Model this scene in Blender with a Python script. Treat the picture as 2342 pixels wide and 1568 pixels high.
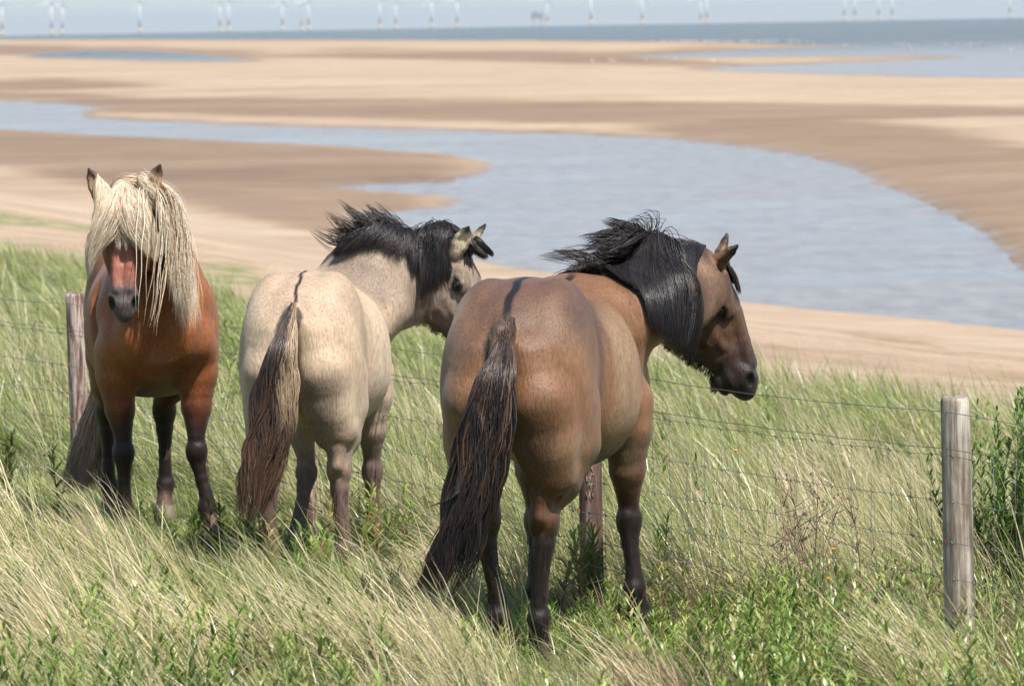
import bpy, math, random, os
import numpy as np
from mathutils import Matrix, Vector
rng = np.random.default_rng(7)
random.seed(7)
QUICK = ''                                # set to '1' for a thinner, faster build
R = math.radians
for o in list(bpy.data.objects): bpy.data.objects.remove(o)
S = bpy.context.scene
COL = S.collection

# ---------------------------------------------------------------- camera, sky, sun, exposure
EYE = 7.0                                  # metres above the water
FPX = 12600.0                              # focal length in pixels of a 2342 px wide picture
PITCH, ROLL = R(3.365), R(1.0)
F_ = np.array([0, math.cos(PITCH), -math.sin(PITCH)])
U0 = np.array([0, math.sin(PITCH), math.cos(PITCH)])
R0 = np.array([1.0, 0, 0])
RT = R0*math.cos(ROLL) - U0*math.sin(ROLL)
UP = U0*math.cos(ROLL) + R0*math.sin(ROLL)
cam_d = bpy.data.cameras.new('camera'); cam = bpy.data.objects.new('camera', cam_d); COL.objects.link(cam)
M = Matrix(((RT[0], UP[0], -F_[0], 0), (RT[1], UP[1], -F_[1], 0), (RT[2], UP[2], -F_[2], EYE), (0, 0, 0, 1)))
cam.matrix_world = M
cam_d.sensor_width = 36; cam_d.lens = 36*FPX/2342
cam_d.clip_start = 0.5; cam_d.clip_end = 90000
cam_d.dof.use_dof = True; cam_d.dof.focus_distance = 20.6; cam_d.dof.aperture_fstop = cam_d.lens/1000/0.019
S.camera = cam
SUN_EL, SUN_AZ = R(57), R(36)              # azimuth: to the right of the direction straight behind the camera
sdir = Vector((math.sin(SUN_AZ)*math.cos(SUN_EL), -math.cos(SUN_AZ)*math.cos(SUN_EL), math.sin(SUN_EL)))
W = bpy.data.worlds.new('World'); S.world = W; W.use_nodes = True
nt = W.node_tree; nt.nodes.clear()
sky = nt.nodes.new('ShaderNodeTexSky'); sky.sky_type = 'NISHITA'; sky.sun_disc = False
sky.sun_elevation = SUN_EL; sky.sun_rotation = math.atan2(sdir.x, sdir.y)
sky.air_density = 1.0; sky.dust_density = .6; sky.ozone_density = 2.0; sky.altitude = 0
bg = nt.nodes.new('ShaderNodeBackground'); bg.inputs['Strength'].default_value = 0.10
ow = nt.nodes.new('ShaderNodeOutputWorld')
tcw = nt.nodes.new('ShaderNodeTexCoord'); sx_ = nt.nodes.new('ShaderNodeSeparateXYZ'); nt.links.new(tcw.outputs['Generated'], sx_.inputs[0])
mr = nt.nodes.new('ShaderNodeMapRange'); mr.interpolation_type = 'SMOOTHSTEP'; mr.inputs[1].default_value = -.02; mr.inputs[2].default_value = .24; mr.inputs[3].default_value = 1.0; mr.inputs[4].default_value = .08; nt.links.new(sx_.outputs[2], mr.inputs[0])
hz = nt.nodes.new('ShaderNodeMix'); hz.data_type = 'RGBA'; hz.inputs[7].default_value = (4.15, 4.62, 4.70, 1)   # pale sea haze low in the sky
nt.links.new(mr.outputs[0], hz.inputs[0]); nt.links.new(sky.outputs[0], hz.inputs[6]); nt.links.new(hz.outputs[2], bg.inputs[0]); nt.links.new(bg.outputs[0], ow.inputs[0])
sl = bpy.data.lights.new('sun', 'SUN'); sl.energy = 4.5; sl.angle = R(0.53); sl.color = (1.0, 0.95, 0.87)
so = bpy.data.objects.new('sun', sl); COL.objects.link(so); so.rotation_euler = sdir.to_track_quat('Z', 'Y').to_euler()
S.view_settings.view_transform = 'Standard'; S.view_settings.look = 'None'
S.view_settings.exposure = 0.78; S.view_settings.gamma = 1.0
S.cycles.max_bounces = 6; S.cycles.diffuse_bounces = 3; S.cycles.glossy_bounces = 3; S.cycles.transmission_bounces = 4
S.cycles.volume_bounces = 0

# ---------------------------------------------------------------- helpers
def ray(px, py):                           # direction of the ray through pixel (px, py) of the 2342x1568 frame, depth-normalised
    px = np.asarray(px, float); py = np.asarray(py, float)
    cx = (px-1171)/FPX; cy = -(py-784)/FPX
    return F_ + cx[..., None]*RT + cy[..., None]*UP
def at(px, py, Y):                         # world point at depth Y (world y) on that ray
    d = ray(px, py); return np.array([0, 0, EYE]) + d*(np.asarray(Y, float)/d[..., 1])[..., None]
def at_z(px, py, z):
    d = ray(px, py); return np.array([0, 0, EYE]) + d*((z-EYE)/d[..., 2])[..., None]
def px_of(P):
    v = np.asarray(P, float) - np.array([0, 0, EYE])
    w = v@F_; return np.stack([1171 + FPX*(v@RT)/w, 784 - FPX*(v@UP)/w], -1)
def tag(o, label=None, cat=None, group=None, kind=None):
    if label: o['label'] = label
    if cat: o['category'] = cat
    if group: o['group'] = group
    if kind: o['kind'] = kind
    return o
def empty(name, loc, rz=0):
    o = bpy.data.objects.new(name, None); COL.objects.link(o); o.location = loc; o.rotation_euler = (0, 0, rz); o.empty_display_size = .1
    return o
def mesh_obj(name, V, Fq, mat, parent=None, smooth=True, cols=None, fattr=None):
    """V (n,3); Fq either an (m,k) array or a list of such arrays"""
    V = np.ascontiguousarray(V, np.float32)
    Fs = [np.asarray(f, np.int32) for f in (Fq if isinstance(Fq, list) else [Fq]) if len(f)]
    me = bpy.data.meshes.new(name)
    me.vertices.add(len(V)); me.vertices.foreach_set('co', V.ravel())
    nl = sum(f.size for f in Fs); npy = sum(len(f) for f in Fs)
    me.loops.add(nl); me.loops.foreach_set('vertex_index', np.concatenate([f.ravel() for f in Fs]))
    tot = np.concatenate([np.full(len(f), f.shape[1], np.int32) for f in Fs])
    st = np.concatenate([[0], np.cumsum(tot)[:-1]]).astype(np.int32)
    me.polygons.add(npy); me.polygons.foreach_set('loop_start', st)
    me.polygons.foreach_set('use_smooth', np.full(npy, smooth))
    if cols is not None:
        a = me.color_attributes.new('col', 'FLOAT_COLOR', 'POINT')
        c4 = np.ones((len(V), 4), np.float32); c4[:, :3] = cols; a.data.foreach_set('color', c4.ravel())
    if fattr:
        for k, v in fattr.items():
            a = me.attributes.new(k, 'FLOAT', 'POINT'); a.data.foreach_set('value', np.ascontiguousarray(v, np.float32))
    me.update(calc_edges=True); me.validate()
    if mat: me.materials.append(mat)
    o = bpy.data.objects.new(name, me); COL.objects.link(o)
    if parent: o.parent = parent
    return o
class MB:
    """collects simple pieces; build() links them as one mesh"""
    def __init__(s): s.V = []; s.F = {}; s.n = 0
    def add(s, V, F):
        V = np.asarray(V, float); s.V.append(V)
        for f in F: s.F.setdefault(len(f), []).append([i+s.n for i in f])
        s.n += len(V)
    def tube(s, P, rad, n=6, cap=True, ell=1.0):
        P = np.asarray(P, float); m = len(P); rad = np.broadcast_to(rad, (m,))
        T = np.gradient(P, axis=0); T /= np.linalg.norm(T, axis=1)[:, None]+1e-9
        ref = np.array([0, 0, 1.0]) if abs(T[:, 2]).mean() < .8 else np.array([1.0, 0, 0])
        A = np.cross(T, ref); A /= np.linalg.norm(A, axis=1)[:, None]+1e-9; B = np.cross(T, A)
        th = np.arange(n)*2*math.pi/n
        V = P[:, None]+rad[:, None, None]*(np.cos(th)[None, :, None]*A[:, None]+ell*np.sin(th)[None, :, None]*B[:, None])
        F = [(i*n+j, i*n+(j+1) % n, (i+1)*n+(j+1) % n, (i+1)*n+j) for i in range(m-1) for j in range(n)]
        if cap: F += [tuple(range(n))[::-1], tuple((m-1)*n+j for j in range(n))]
        s.add(V.reshape(-1, 3), F)
    def box(s, c, h, rz=0):
        c = np.array(c); V = [(sx*h[0], sy*h[1], sz*h[2]) for sx in (-1, 1) for sy in (-1, 1) for sz in (-1, 1)]
        V = np.array(V); cr, sr = math.cos(rz), math.sin(rz)
        V = np.stack([V[:, 0]*cr-V[:, 1]*sr, V[:, 0]*sr+V[:, 1]*cr, V[:, 2]], 1)+c
        s.add(V, [(0, 1, 3, 2), (4, 6, 7, 5), (0, 4, 5, 1), (2, 3, 7, 6), (0, 2, 6, 4), (1, 5, 7, 3)])
    def build(s, name, mat, parent=None, smooth=True):
        return mesh_obj(name, np.concatenate(s.V), [np.array(v) for v in s.F.values()], mat, parent, smooth)

def nodes(name):
    m = bpy.data.materials.new(name); m.use_nodes = True; t = m.node_tree; t.nodes.clear()
    o = t.nodes.new('ShaderNodeOutputMaterial'); p = t.nodes.new('ShaderNodeBsdfPrincipled'); t.links.new(p.outputs[0], o.inputs[0])
    return m, t, p
def N(t, typ, **kw):
    n = t.nodes.new('ShaderNode'+typ)
    for k, v in kw.items():
        if k in n.inputs: n.inputs[k].default_value = v
        else: setattr(n, k, v)
    return n
def ramp(t, src, stops, interp='LINEAR'):
    n = t.nodes.new('ShaderNodeValToRGB'); n.color_ramp.interpolation = interp
    e = n.color_ramp.elements
    while len(e) < len(stops): e.new(.5)
    for q, (p, c) in zip(e, stops): q.position = p; q.color = (*c, 1) if len(c) == 3 else c
    t.links.new(src, n.inputs[0]); return n
def mixc(t, fac, a, b, mode='MIX'):
    n = t.nodes.new('ShaderNodeMix'); n.data_type = 'RGBA'; n.blend_type = mode
    for s_, v in ((n.inputs[0], fac), (n.inputs[6], a), (n.inputs[7], b)):
        if isinstance(v, (int, float)): s_.default_value = v
        elif isinstance(v, tuple): s_.default_value = (*v, 1)
        else: t.links.new(v, s_)
    return n.outputs[2]
def bump(t, p, h, strength=.3, dist=.01):
    b = N(t, 'Bump'); b.inputs['Strength'].default_value = strength; b.inputs['Distance'].default_value = dist
    t.links.new(h, b.inputs['Height']); t.links.new(b.outputs[0], p.inputs['Normal'])

# value noise for numpy (2-D / 3-D, fractal)
_P = rng.random(4096).astype(np.float32)
def vnoise(*c):
    c = [np.asarray(k, np.float64) for k in c]; i = [np.floor(k).astype(np.int64) for k in c]; f = [k-np.floor(k) for k in c]
    f = [k*k*(3-2*k) for k in f]; out = 0
    pr = (1, 57, 131, 1009)[:len(c)]
    for b in range(1 << len(c)):
        w = 1; h = 0
        for d in range(len(c)):
            bit = (b >> d) & 1; w = w*(f[d] if bit else 1-f[d]); h = h+(i[d]+bit)*(7919, 104729, 15485863)[d]
        h = (h ^ (h >> 7))*2654435761 & 0x7fffffff
        out = out+w*_P[(h >> 8) % 4096]
    return out*2-1
def fbm(*c, o=3):
    s = 0; a = 1; t = 0
    for k in range(o): s = s+a*vnoise(*[q*2**k+17.3*k for q in c]); t += a; a *= .5
    return s/t
def sstep(a, b, x):
    t = np.clip((x-a)/(b-a), 0, 1); return t*t*(3-2*t)
# ---------------------------------------------------------------- terrain
P0N = 8.9
def uv_of(x, y): return .917*x+.4*y-P0N, -.4*x+.917*y
def s_of(x, y):
    u, v = uv_of(x, y); c = np.interp(x/np.maximum(y, 15), [-.1, -.077, -.034, 0, .08], [1.42, 1.29, 1.1, 1.05, .98]); return np.where(u > 0, u/c, u)
_su = np.array([-400, -60, -20, -8.9, -1, 0, 9, 14, 20, 30, 40, 48, 60, 4000.]); _sd = np.array([1.5, 1.6, 1.7, 1.8, 2.25, 2.29, 2.93, 3.27, 3.85, 5.1, 6.25, 6.85, 7.0, 7.0])
def drop(x, y):
    s = s_of(x, y); return (np.interp(s-1.2, _su, _sd)+np.interp(s, _su, _sd)+np.interp(s+1.2, _su, _sd))/3
def curve(x, y): return (x*x+y*y)/(2*6371000.0)
def ground0(x, y):
    x = np.asarray(x, float); y = np.asarray(y, float)
    d = drop(x, y); near = sstep(48, 20, s_of(x, y))
    return EYE-d+near*(.05*fbm(x*.9, y*.9)+.12*fbm(x*.12+5, y*.12)*sstep(2, 14, s_of(x, y)))
def poly_sd(px, py, poly, sx=.12):
    """signed distance (positive outside) to a polygon in a space squeezed along x"""
    P = np.array(poly, float); P[:, 0] *= sx; X = px*sx; Y = py
    d = np.full(X.shape, 1e9); ins = np.zeros(X.shape, bool)
    for a, b in zip(P, np.roll(P, -1, 0)):
        ab = b-a; t = np.clip(((X-a[0])*ab[0]+(Y-a[1])*ab[1])/(ab@ab+1e-12), 0, 1)
        d = np.minimum(d, np.hypot(X-a[0]-t*ab[0], Y-a[1]-t*ab[1]))
        c = (a[1] > Y) != (b[1] > Y)
        ins ^= c & (X < (b[0]-a[0])*(Y-a[1])/((b[1]-a[1])+1e-12)+a[0])
    return np.where(ins, -d, d)
# outlines of water and wet sand on the flat beach, surveyed as bearings of the 2342 px frame and laid on the beach plane
SEA = [(-1500, 20), (-1500, 92), (0, 89), (600, 90), (1200, 91), (1560, 95), (1750, 99), (1900, 104), (1985, 106), (1800, 111), (1640, 119), (1480, 128), (1470, 131.5), (1640, 130.5), (1900, 128), (2130, 128), (2236, 130),
       (2200, 133), (2071, 139), (1880, 146), (1700, 153), (1600, 158), (1740, 163), (1900, 169), (2100, 175), (2342, 178), (2900, 184), (3900, 190), (3900, 20)]
POOL = [(60, 126), (200, 117), (350, 119), (450, 126), (550, 136), (565, 139), (420, 139), (250, 135), (100, 131)]
CHAN = [(-1200, 216), (-200, 229), (0, 231), (110, 237), (222, 246), (178, 258), (190, 270), (300, 276), (490, 285), (700, 292), (1000, 299), (1300, 307), (1530, 319), (1700, 337), (1850, 358), (1950, 387), (2010, 422), (2110, 462),
        (2190, 500), (2250, 532), (2290, 572), (2342, 618), (2700, 760), (3900, 1000), (3900, 960), (2900, 840), (2342, 762), (2000, 728), (1690, 697), (1400, 652), (1180, 616), (1090, 598), (1000, 562), (900, 524), (820, 498),
        (860, 488), (1030, 474), (1040, 455), (900, 446), (760, 433), (860, 421), (1020, 415), (1105, 400), (1130, 372), (1000, 351), (700, 331), (400, 318), (150, 304), (0, 297), (-200, 292), (-1200, 270)]
DARK = [[(-900, 100), (0, 105), (400, 112), (700, 120), (1000, 118), (820, 113), (600, 121), (590, 128), (560, 136), (300, 128), (-900, 130)],
        [(560, 132), (800, 122), (1171, 118), (1400, 122), (1640, 110), (1960, 107), (1700, 124), (1500, 132), (1700, 150), (1300, 149), (900, 139)],
        [(-900, 185), (0, 190), (120, 184), (320, 196), (330, 204), (150, 212), (-900, 215)],
        [(-900, 220), (0, 214), (200, 218), (340, 232), (700, 236), (1171, 238), (1700, 246), (2100, 250), (2342, 256), (3600, 262), (3600, 300), (2342, 276), (2100, 280), (1800, 290), (1500, 290), (1171, 286), (700, 275), (300, 262), (200, 250), (-900, 240)],
        [(1500, 290), (1900, 285), (2120, 300), (2200, 320), (2342, 350), (3600, 420), (3600, 1000), (2342, 700), (2150, 520), (1900, 400), (1500, 330)],
        [(-1500, 300), (0, 300), (700, 330), (1120, 370), (1000, 450), (1000, 480), (820, 500), (860, 520), (900, 560), (740, 548), (560, 520), (380, 480), (200, 432), (0, 398), (-1500, 330)]]
def beach(x, y):
    """(height above the water sheet, wetness) for points on the flats"""
    q = px_of(np.stack([x, y, -curve(x, y)], -1)); px, py = q[:, 0], q[:, 1]
    ok = y > 60
    wob = 2.2*fbm(px*.012, py*.16)+1.6*fbm(px*.035+9, py*.7)
    tong = np.exp(-((px-960)/200)**2)*np.exp(-((py-440)/60)**2)
    wob = wob*np.clip((py-70)/140, .2, 1)+tong*(7*fbm(px*.006, py*.17+3)+8*fbm(px*.010+5, py*.55))
    sd = np.full(px.shape, 1e9)
    for P in (SEA, POOL, CHAN): sd = np.minimum(sd, poly_sd(px, py, P))
    sd = sd+wob
    dk = np.full(px.shape, 1e9)
    for P in DARK: dk = np.minimum(dk, poly_sd(px, py, P, .05))
    dk = dk+3.2*fbm(px*.004, py*.14+8)+1.5*fbm(px*.02, py*.4)
    wet = sstep(6, -5, dk)
    wet = np.maximum(wet, .9*sstep(8, 0, sd))
    sc = np.clip(py-60, 8, 400)/200                       # one pixel is more metres far out
    h = np.where(sd > 0, .02+.10*np.clip(sd/6, 0, 1)+.20*np.clip(sd/40, 0, 1), .05*np.clip(sd/3, -1, 0)-.02+.35*np.clip(sd/25, -1, 0))
    h = np.where(ok, h, .3); wet = np.where(ok, wet, 0); sd = np.where(ok, sd, 99)
    return h, wet, sd
th = np.concatenate([np.linspace(-180, -30, 22), np.linspace(-24, -8.2, 14), np.linspace(-7.8, 7.8, 430), np.linspace(8.2, 24, 14), np.linspace(30, 180, 22)])*math.pi/180
rr = np.concatenate([np.linspace(.6, 14, 12), np.linspace(14.5, 60, 130), 1/np.linspace(1/61, 1/1500, 600), np.geomspace(1530, 70000, 60)])
TH, RR = np.meshgrid(th, rr); X = (RR*np.sin(TH)).ravel(); Y = (RR*np.cos(TH)).ravel()
bh, wet, sdw = beach(X, Y)
s_ = s_of(X, Y)
bl = sstep(43, 50, s_)                                    # 0 dune, 1 flats
Z = ground0(X, Y)
Z = Z*(1-bl)+bh*bl-curve(X, Y)
grassy = sstep(11.5, 8.5, s_+2.0*fbm(X*.25, Y*.1)); patch = 1.5*sstep(-.15, .25, fbm(X*.35+4, Y*.12))*sstep(.02, -.03, X/np.maximum(Y, 9))*sstep(22, 17, s_)*sstep(8, 11, s_)
deb = sstep(-.1, .4, fbm(X*.4+4, Y*.22))*(np.exp(-((s_-34-4*fbm(X*.1, Y*.05))/6)**2)*sstep(-.02, .04, X/np.maximum(Y, 9))*1.5+.5*np.exp(-((s_-17)/5)**2))
nr, nc = RR.shape; idx = np.arange(nr*nc).reshape(nr, nc)
Fq = np.stack([idx[:-1, :-1], idx[:-1, 1:], idx[1:, 1:], idx[1:, :-1]], -1).reshape(-1, 4)[:, ::-1]
V = np.stack([X, Y, Z], 1); V = np.vstack([V, [0, 0, ground0(0, 0)]])
fan = np.stack([np.full(nc-1, nr*nc), idx[0, 1:], idx[0, :-1]], 1)
ap = lambda a, v=0: np.append(a, v)
m, t, p = nodes('ground')
at_ = lambda n: (lambda q: q.outputs['Fac'])(N(t, 'Attribute', attribute_name=n))
geo = N(t, 'NewGeometry'); mp = N(t, 'Mapping'); t.links.new(geo.outputs['Position'], mp.inputs[0])
n1 = N(t, 'TexNoise', Scale=2.2, Detail=8.0, Roughness=.62); t.links.new(mp.outputs[0], n1.inputs[0])
mp2 = N(t, 'Mapping'); mp2.inputs['Scale'].default_value = (.025, .035, .1); t.links.new(geo.outputs['Position'], mp2.inputs[0])
n2 = N(t, 'TexNoise', Scale=1.0, Detail=7.0, Roughness=.6); t.links.new(mp2.outputs[0], n2.inputs[0])
n3 = N(t, 'TexNoise', Scale=14.0, Detail=4.0); t.links.new(mp.outputs[0], n3.inputs[0])
dry = ramp(t, n2.outputs[0], [(.25, (.275, .192, .126)), (.42, (.345, .256, .177)), (.58, (.385, .295, .209)), (.75, (.44, .35, .258))])
wets = ramp(t, n2.outputs[0], [(.25, (.170, .106, .058)), (.42, (.220, .142, .082)), (.58, (.254, .168, .099)), (.75, (.302, .207, .128))])
c = mixc(t, at_('wet'), dry.outputs[0], wets.outputs[0])
mp4 = N(t, 'Mapping'); mp4.inputs['Scale'].default_value = (.22, .30, .3); mp4.inputs['Rotation'].default_value = (0, 0, .12); t.links.new(geo.outputs['Position'], mp4.inputs[0])
n4 = N(t, 'TexNoise', Scale=1.0, Detail=11.0, Roughness=.74); t.links.new(mp4.outputs[0], n4.inputs[0])
r4 = ramp(t, n4.outputs[0], [(.3, (.70, .68, .66)), (.46, (.96, .96, .96)), (.7, (1.22, 1.22, 1.23))]); c = mixc(t, 1.0, c, r4.outputs[0], 'MULTIPLY')
spk = ramp(t, n3.outputs[0], [(.35, (.72, .72, .72)), (.5, (1, 1, 1)), (.7, (1.06, 1.05, 1.03))])
c = mixc(t, 1.0, c, spk.outputs[0], 'MULTIPLY')
dn = ramp(t, n1.outputs[0], [(.42, (0, 0, 0)), (.56, (1, 1, 1))])
fm = N(t, 'Math', operation='MULTIPLY'); t.links.new(at_('deb'), fm.inputs[0]); t.links.new(dn.outputs[0], fm.inputs[1])
c = mixc(t, fm.outputs[0], c, (.19, .115, .055))
fm2 = N(t, 'Math', operation='MULTIPLY'); t.links.new(at_('patch'), fm2.inputs[0]); t.links.new(dn.outputs[0], fm2.inputs[1])
c = mixc(t, fm2.outputs[0], c, (.17, .18, .07))
soil = ramp(t, n1.outputs[0], [(.3, (.05, .055, .02)), (.55, (.10, .12, .04)), (.75, (.19, .17, .08))])
c = mixc(t, at_('grassy'), c, soil.outputs[0])
t.links.new(c, p.inputs['Base Color'])
rg = N(t, 'MapRange'); rg.inputs[3].default_value = .95; rg.inputs[4].default_value = .55; t.links.new(at_('wet'), rg.inputs[0]); t.links.new(rg.outputs[0], p.inputs['Roughness'])
gw = N(t, 'Math', operation='MULTIPLY'); t.links.new(at_('gloss'), gw.inputs[0]); gq = ramp(t, n4.outputs[0], [(.38, (.15, .15, .15)), (.55, (1, 1, 1))]); t.links.new(gq.outputs[0], gw.inputs[1])
rm = N(t, 'Mix'); rm.data_type = 'FLOAT'; t.links.new(gw.outputs[0], rm.inputs[0]); t.links.new(rg.outputs[0], rm.inputs[2]); rm.inputs[3].default_value = .33; t.links.new(rm.outputs[0], p.inputs['Roughness'])
sm_2 = N(t, 'MapRange'); sm_2.inputs[3].default_value = .2; sm_2.inputs[4].default_value = .4; t.links.new(gw.outputs[0], sm_2.inputs[0]); t.links.new(sm_2.outputs[0], p.inputs['Specular IOR Level'])
bb = N(t, 'Bump'); bb.inputs['Distance'].default_value = .03; t.links.new(n1.outputs[0], bb.inputs['Height']); bi = N(t, 'MapRange'); bi.inputs[3].default_value = .55; bi.inputs[4].default_value = .06; t.links.new(gw.outputs[0], bi.inputs[0]); t.links.new(bi.outputs[0], bb.inputs['Strength']); t.links.new(bb.outputs[0], p.inputs['Normal'])
gr = mesh_obj('beach_ground', V, [Fq, fan], m, fattr={'wet': ap(wet*bl), 'gloss': ap(sstep(7, .5, sdw)*bl), 'grassy': ap(grassy, 1), 'patch': ap(patch), 'deb': ap(deb)})
tag(gr, 'dune slope running down to pale sand flats', 'ground', kind='structure')
# water: one sheet over the flats, sunk under the sand where the sand is dry
wr = np.concatenate([np.linspace(60, 300, 30), 1/np.linspace(1/310, 1/9000, 60), np.geomspace(9300, 70000, 30)])
tw = np.concatenate([np.linspace(-75, -9, 20), np.linspace(-8, 8, 40), np.linspace(9, 105, 28)])*math.pi/180
TH, RR = np.meshgrid(tw, wr); X = (RR*np.sin(TH)).ravel(); Y = (RR*np.cos(TH)).ravel(); Z = -curve(X, Y)
nr, nc = RR.shape; idx = np.arange(nr*nc).reshape(nr, nc)
Fq = np.stack([idx[:-1, :-1], idx[:-1, 1:], idx[1:, 1:], idx[1:, :-1]], -1).reshape(-1, 4)[:, ::-1]
m, t, p = nodes('water')
geo = N(t, 'NewGeometry'); mp = N(t, 'Mapping'); mp.inputs['Scale'].default_value = (1.0, .24, 1); t.links.new(geo.outputs['Position'], mp.inputs[0])
w1 = N(t, 'TexNoise', Scale=1.1, Detail=4.0, Roughness=.6); t.links.new(mp.outputs[0], w1.inputs[0])
mp2 = N(t, 'Mapping'); mp2.inputs['Scale'].default_value = (.05, .06, 1); t.links.new(geo.outputs['Position'], mp2.inputs[0])
w2 = N(t, 'TexNoise', Scale=1.0, Detail=12.0, Roughness=.72); t.links.new(mp2.outputs[0], w2.inputs[0])
cr = ramp(t, w2.outputs[0], [(.35, (.13, .12, .135)), (.65, (.24, .215, .215))]); rr1 = ramp(t, w1.outputs[0], [(.35, (.75, .75, .77)), (.65, (1.2, 1.2, 1.17))]); opn = N(t, 'Attribute', attribute_name='open'); t.links.new(mixc(t, opn.outputs['Fac'], mixc(t, 1.0, cr.outputs[0], rr1.outputs[0], 'MULTIPLY'), (.045, .065, .095)), p.inputs['Base Color']); spm = N(t, 'MapRange'); spm.inputs[3].default_value = .5; spm.inputs[4].default_value = .30; t.links.new(opn.outputs['Fac'], spm.inputs[0]); t.links.new(spm.outputs[0], p.inputs['Specular IOR Level'])
p.inputs['Roughness'].default_value = .16; p.inputs['IOR'].default_value = 1.33
mp3 = N(t, 'Mapping'); mp3.inputs['Scale'].default_value = (.22, .10, 1); mp3.inputs['Rotation'].default_value = (0, 0, .3); t.links.new(geo.outputs['Position'], mp3.inputs[0])
w3 = N(t, 'TexNoise', Scale=1.0, Detail=9.0, Roughness=.72); t.links.new(mp3.outputs[0], w3.inputs[0])
b1 = N(t, 'Bump'); b1.inputs['Strength'].default_value = 1.0; b1.inputs['Distance'].default_value = .29; t.links.new(w1.outputs[0], b1.inputs['Height'])
b2 = N(t, 'Bump'); rs = ramp(t, w2.outputs[0], [(.42, (.05, .05, .05)), (.58, (.5, .5, .5))]); op = N(t, 'Attribute', attribute_name='open'); mo_ = N(t, 'Math', operation='MAXIMUM'); t.links.new(rs.outputs[0], mo_.inputs[0]); t.links.new(op.outputs['Fac'], mo_.inputs[1]); t.links.new(mo_.outputs[0], b2.inputs['Strength']); rs2 = ramp(t, w2.outputs[0], [(.36, (.35, .35, .35)), (.60, (1, 1, 1))]); t.links.new(rs2.outputs[0], b1.inputs['Strength']); b2.inputs['Distance'].default_value = 4.2; t.links.new(w3.outputs[0], b2.inputs['Height']); t.links.new(b1.outputs[0], b2.inputs['Normal']); t.links.new(b2.outputs[0], p.inputs['Normal'])
wa = mesh_obj('tidal_water', np.stack([X, Y, Z], 1), Fq, m, fattr={'open': sstep(700, 1500, Y)}); tag(wa, 'shallow tidal channel and sea beyond the sand flats', 'water', kind='structure')

# ---------------------------------------------------------------- turbines, platform, gulls
m, t, p = nodes('turbine_white'); p.inputs['Base Color'].default_value = (.50, .52, .53, 1); p.inputs['Roughness'].default_value = .5; TW = m
m, t, p = nodes('turbine_yellow'); p.inputs['Base Color'].default_value = (.60, .47, .32, 1); p.inputs['Roughness'].default_value = .6; TY = m
m, t, p = nodes('platform_grey'); p.inputs['Base Color'].default_value = (.22, .25, .28, 1); PG = m
def blade_mb(L=44):
    mb = MB(); n = 9; z = np.linspace(1.2, L, n); ch = np.interp(z/L, [0, .06, .2, .6, 1], [1.8, 2.2, 3.6, 2.0, .5]); tw_ = np.interp(z/L, [0, 1], [.35, .02])
    V = []
    for k in range(n):
        for a in range(8):
            q = 2*math.pi*a/8; x = ch[k]*.5*math.cos(q)+ch[k]*.18; y = ch[k]*.13*math.sin(q)
            V.append((x*math.cos(tw_[k])-y*math.sin(tw_[k]), x*math.sin(tw_[k])+y*math.cos(tw_[k]), z[k]))
    F = [(k*8+a, k*8+(a+1) % 8, (k+1)*8+(a+1) % 8, (k+1)*8+a) for k in range(n-1) for a in range(8)]+[tuple(range(8))[::-1], tuple((n-1)*8+a for a in range(8))]
    mb.add(V, F); return mb
def make_turbine():
    root = empty('wind_turbine', (0, 0, 0))
    mb = MB(); mb.tube([(0, 0, 14), (0, 0, 30), (0, 0, 66)], [2.3, 2.1, 1.35], 16); mb.build('tower', TW, root)
    mb = MB(); mb.tube([(0, 0, -4), (0, 0, 14)], [2.6, 2.6], 16); mb.tube([(0, 0, 13.9), (0, 0, 14.5)], [4, 4], 16); mb.build('foundation', TY, root)
    mb = MB(); mb.box((0, 1.5, 67.6), (1.8, 5, 1.9)); nac = mb.build('nacelle', TW, root, False)
    mb = MB(); mb.tube([(0, -3.5, 67.6), (0, -5.2, 67.6), (0, -6.2, 67.6)], [1.7, 1.5, .4], 12); mb.build('hub', TW, nac)
    bm_ = blade_mb()
    for k in range(3):
        b = bm_.build('blade', TW, root); b.location = (0, -4.6, 67.6); b.rotation_euler = (0, 2*math.pi*k/3, 0)
    return root
def copy_tree(o, parent=None):
    c = o.copy(); COL.objects.link(c)
    if parent: c.parent = parent
    for ch in o.children: copy_tree(ch, c)
    return c
# (bearing px, distance km, rotor angle deg, yaw deg)
TUR = [(5, 11.8, 82, 5), (118, 11.4, 20, 25), (143, 12.0, 125, 10), (320, 11.6, 95, 20), (503, 12.6, 100, 15), (523, 11.9, 92, 10), (646, 12.6, 5, 22), (690, 14.2, 60, 5), (706, 12.4, 20, 20), (869, 12.4, 85, 5), (905, 13.6, 97, 5),
       (987, 12.4, 110, 15), (1046, 12.6, 10, 20), (1252, 13.4, 25, 10), (1352, 12.0, 100, 6), (1469, 13.0, 3, 60), (1603, 14.0, 15, 20), (1617, 12.8, 28, 12), (1931, 12.6, 3, 75), (1956, 12.9, 95, 10), (2010, 13.3, 8, 30), (2041, 12.9, 28, 10), (2310, 13.1, 88, 10)]
WH = ['leftmost pair cut by the left frame edge']
tb = make_turbine(); places = []
for k, (px, km, ra, yaw) in enumerate(TUR):
    o = tb if k == 0 else copy_tree(tb)
    d = ray(px, 60); d = d/math.hypot(d[0], d[1]); P = d*km*1000
    o.location = (P[0], P[1], -curve(P[0], P[1])); o.rotation_euler = (0, 0, -math.atan2(P[0], P[1])+R(yaw))
    i = 0
    for ch in o.children:
        if ch.name.startswith('blade'):
            ch.rotation_euler = (0, R(ra+120*i), 0); i += 1
    places.append((px, km, o))
vis = sorted([q for q in places if 0 <= q[0] <= 2342], key=lambda q: q[0])
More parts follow.
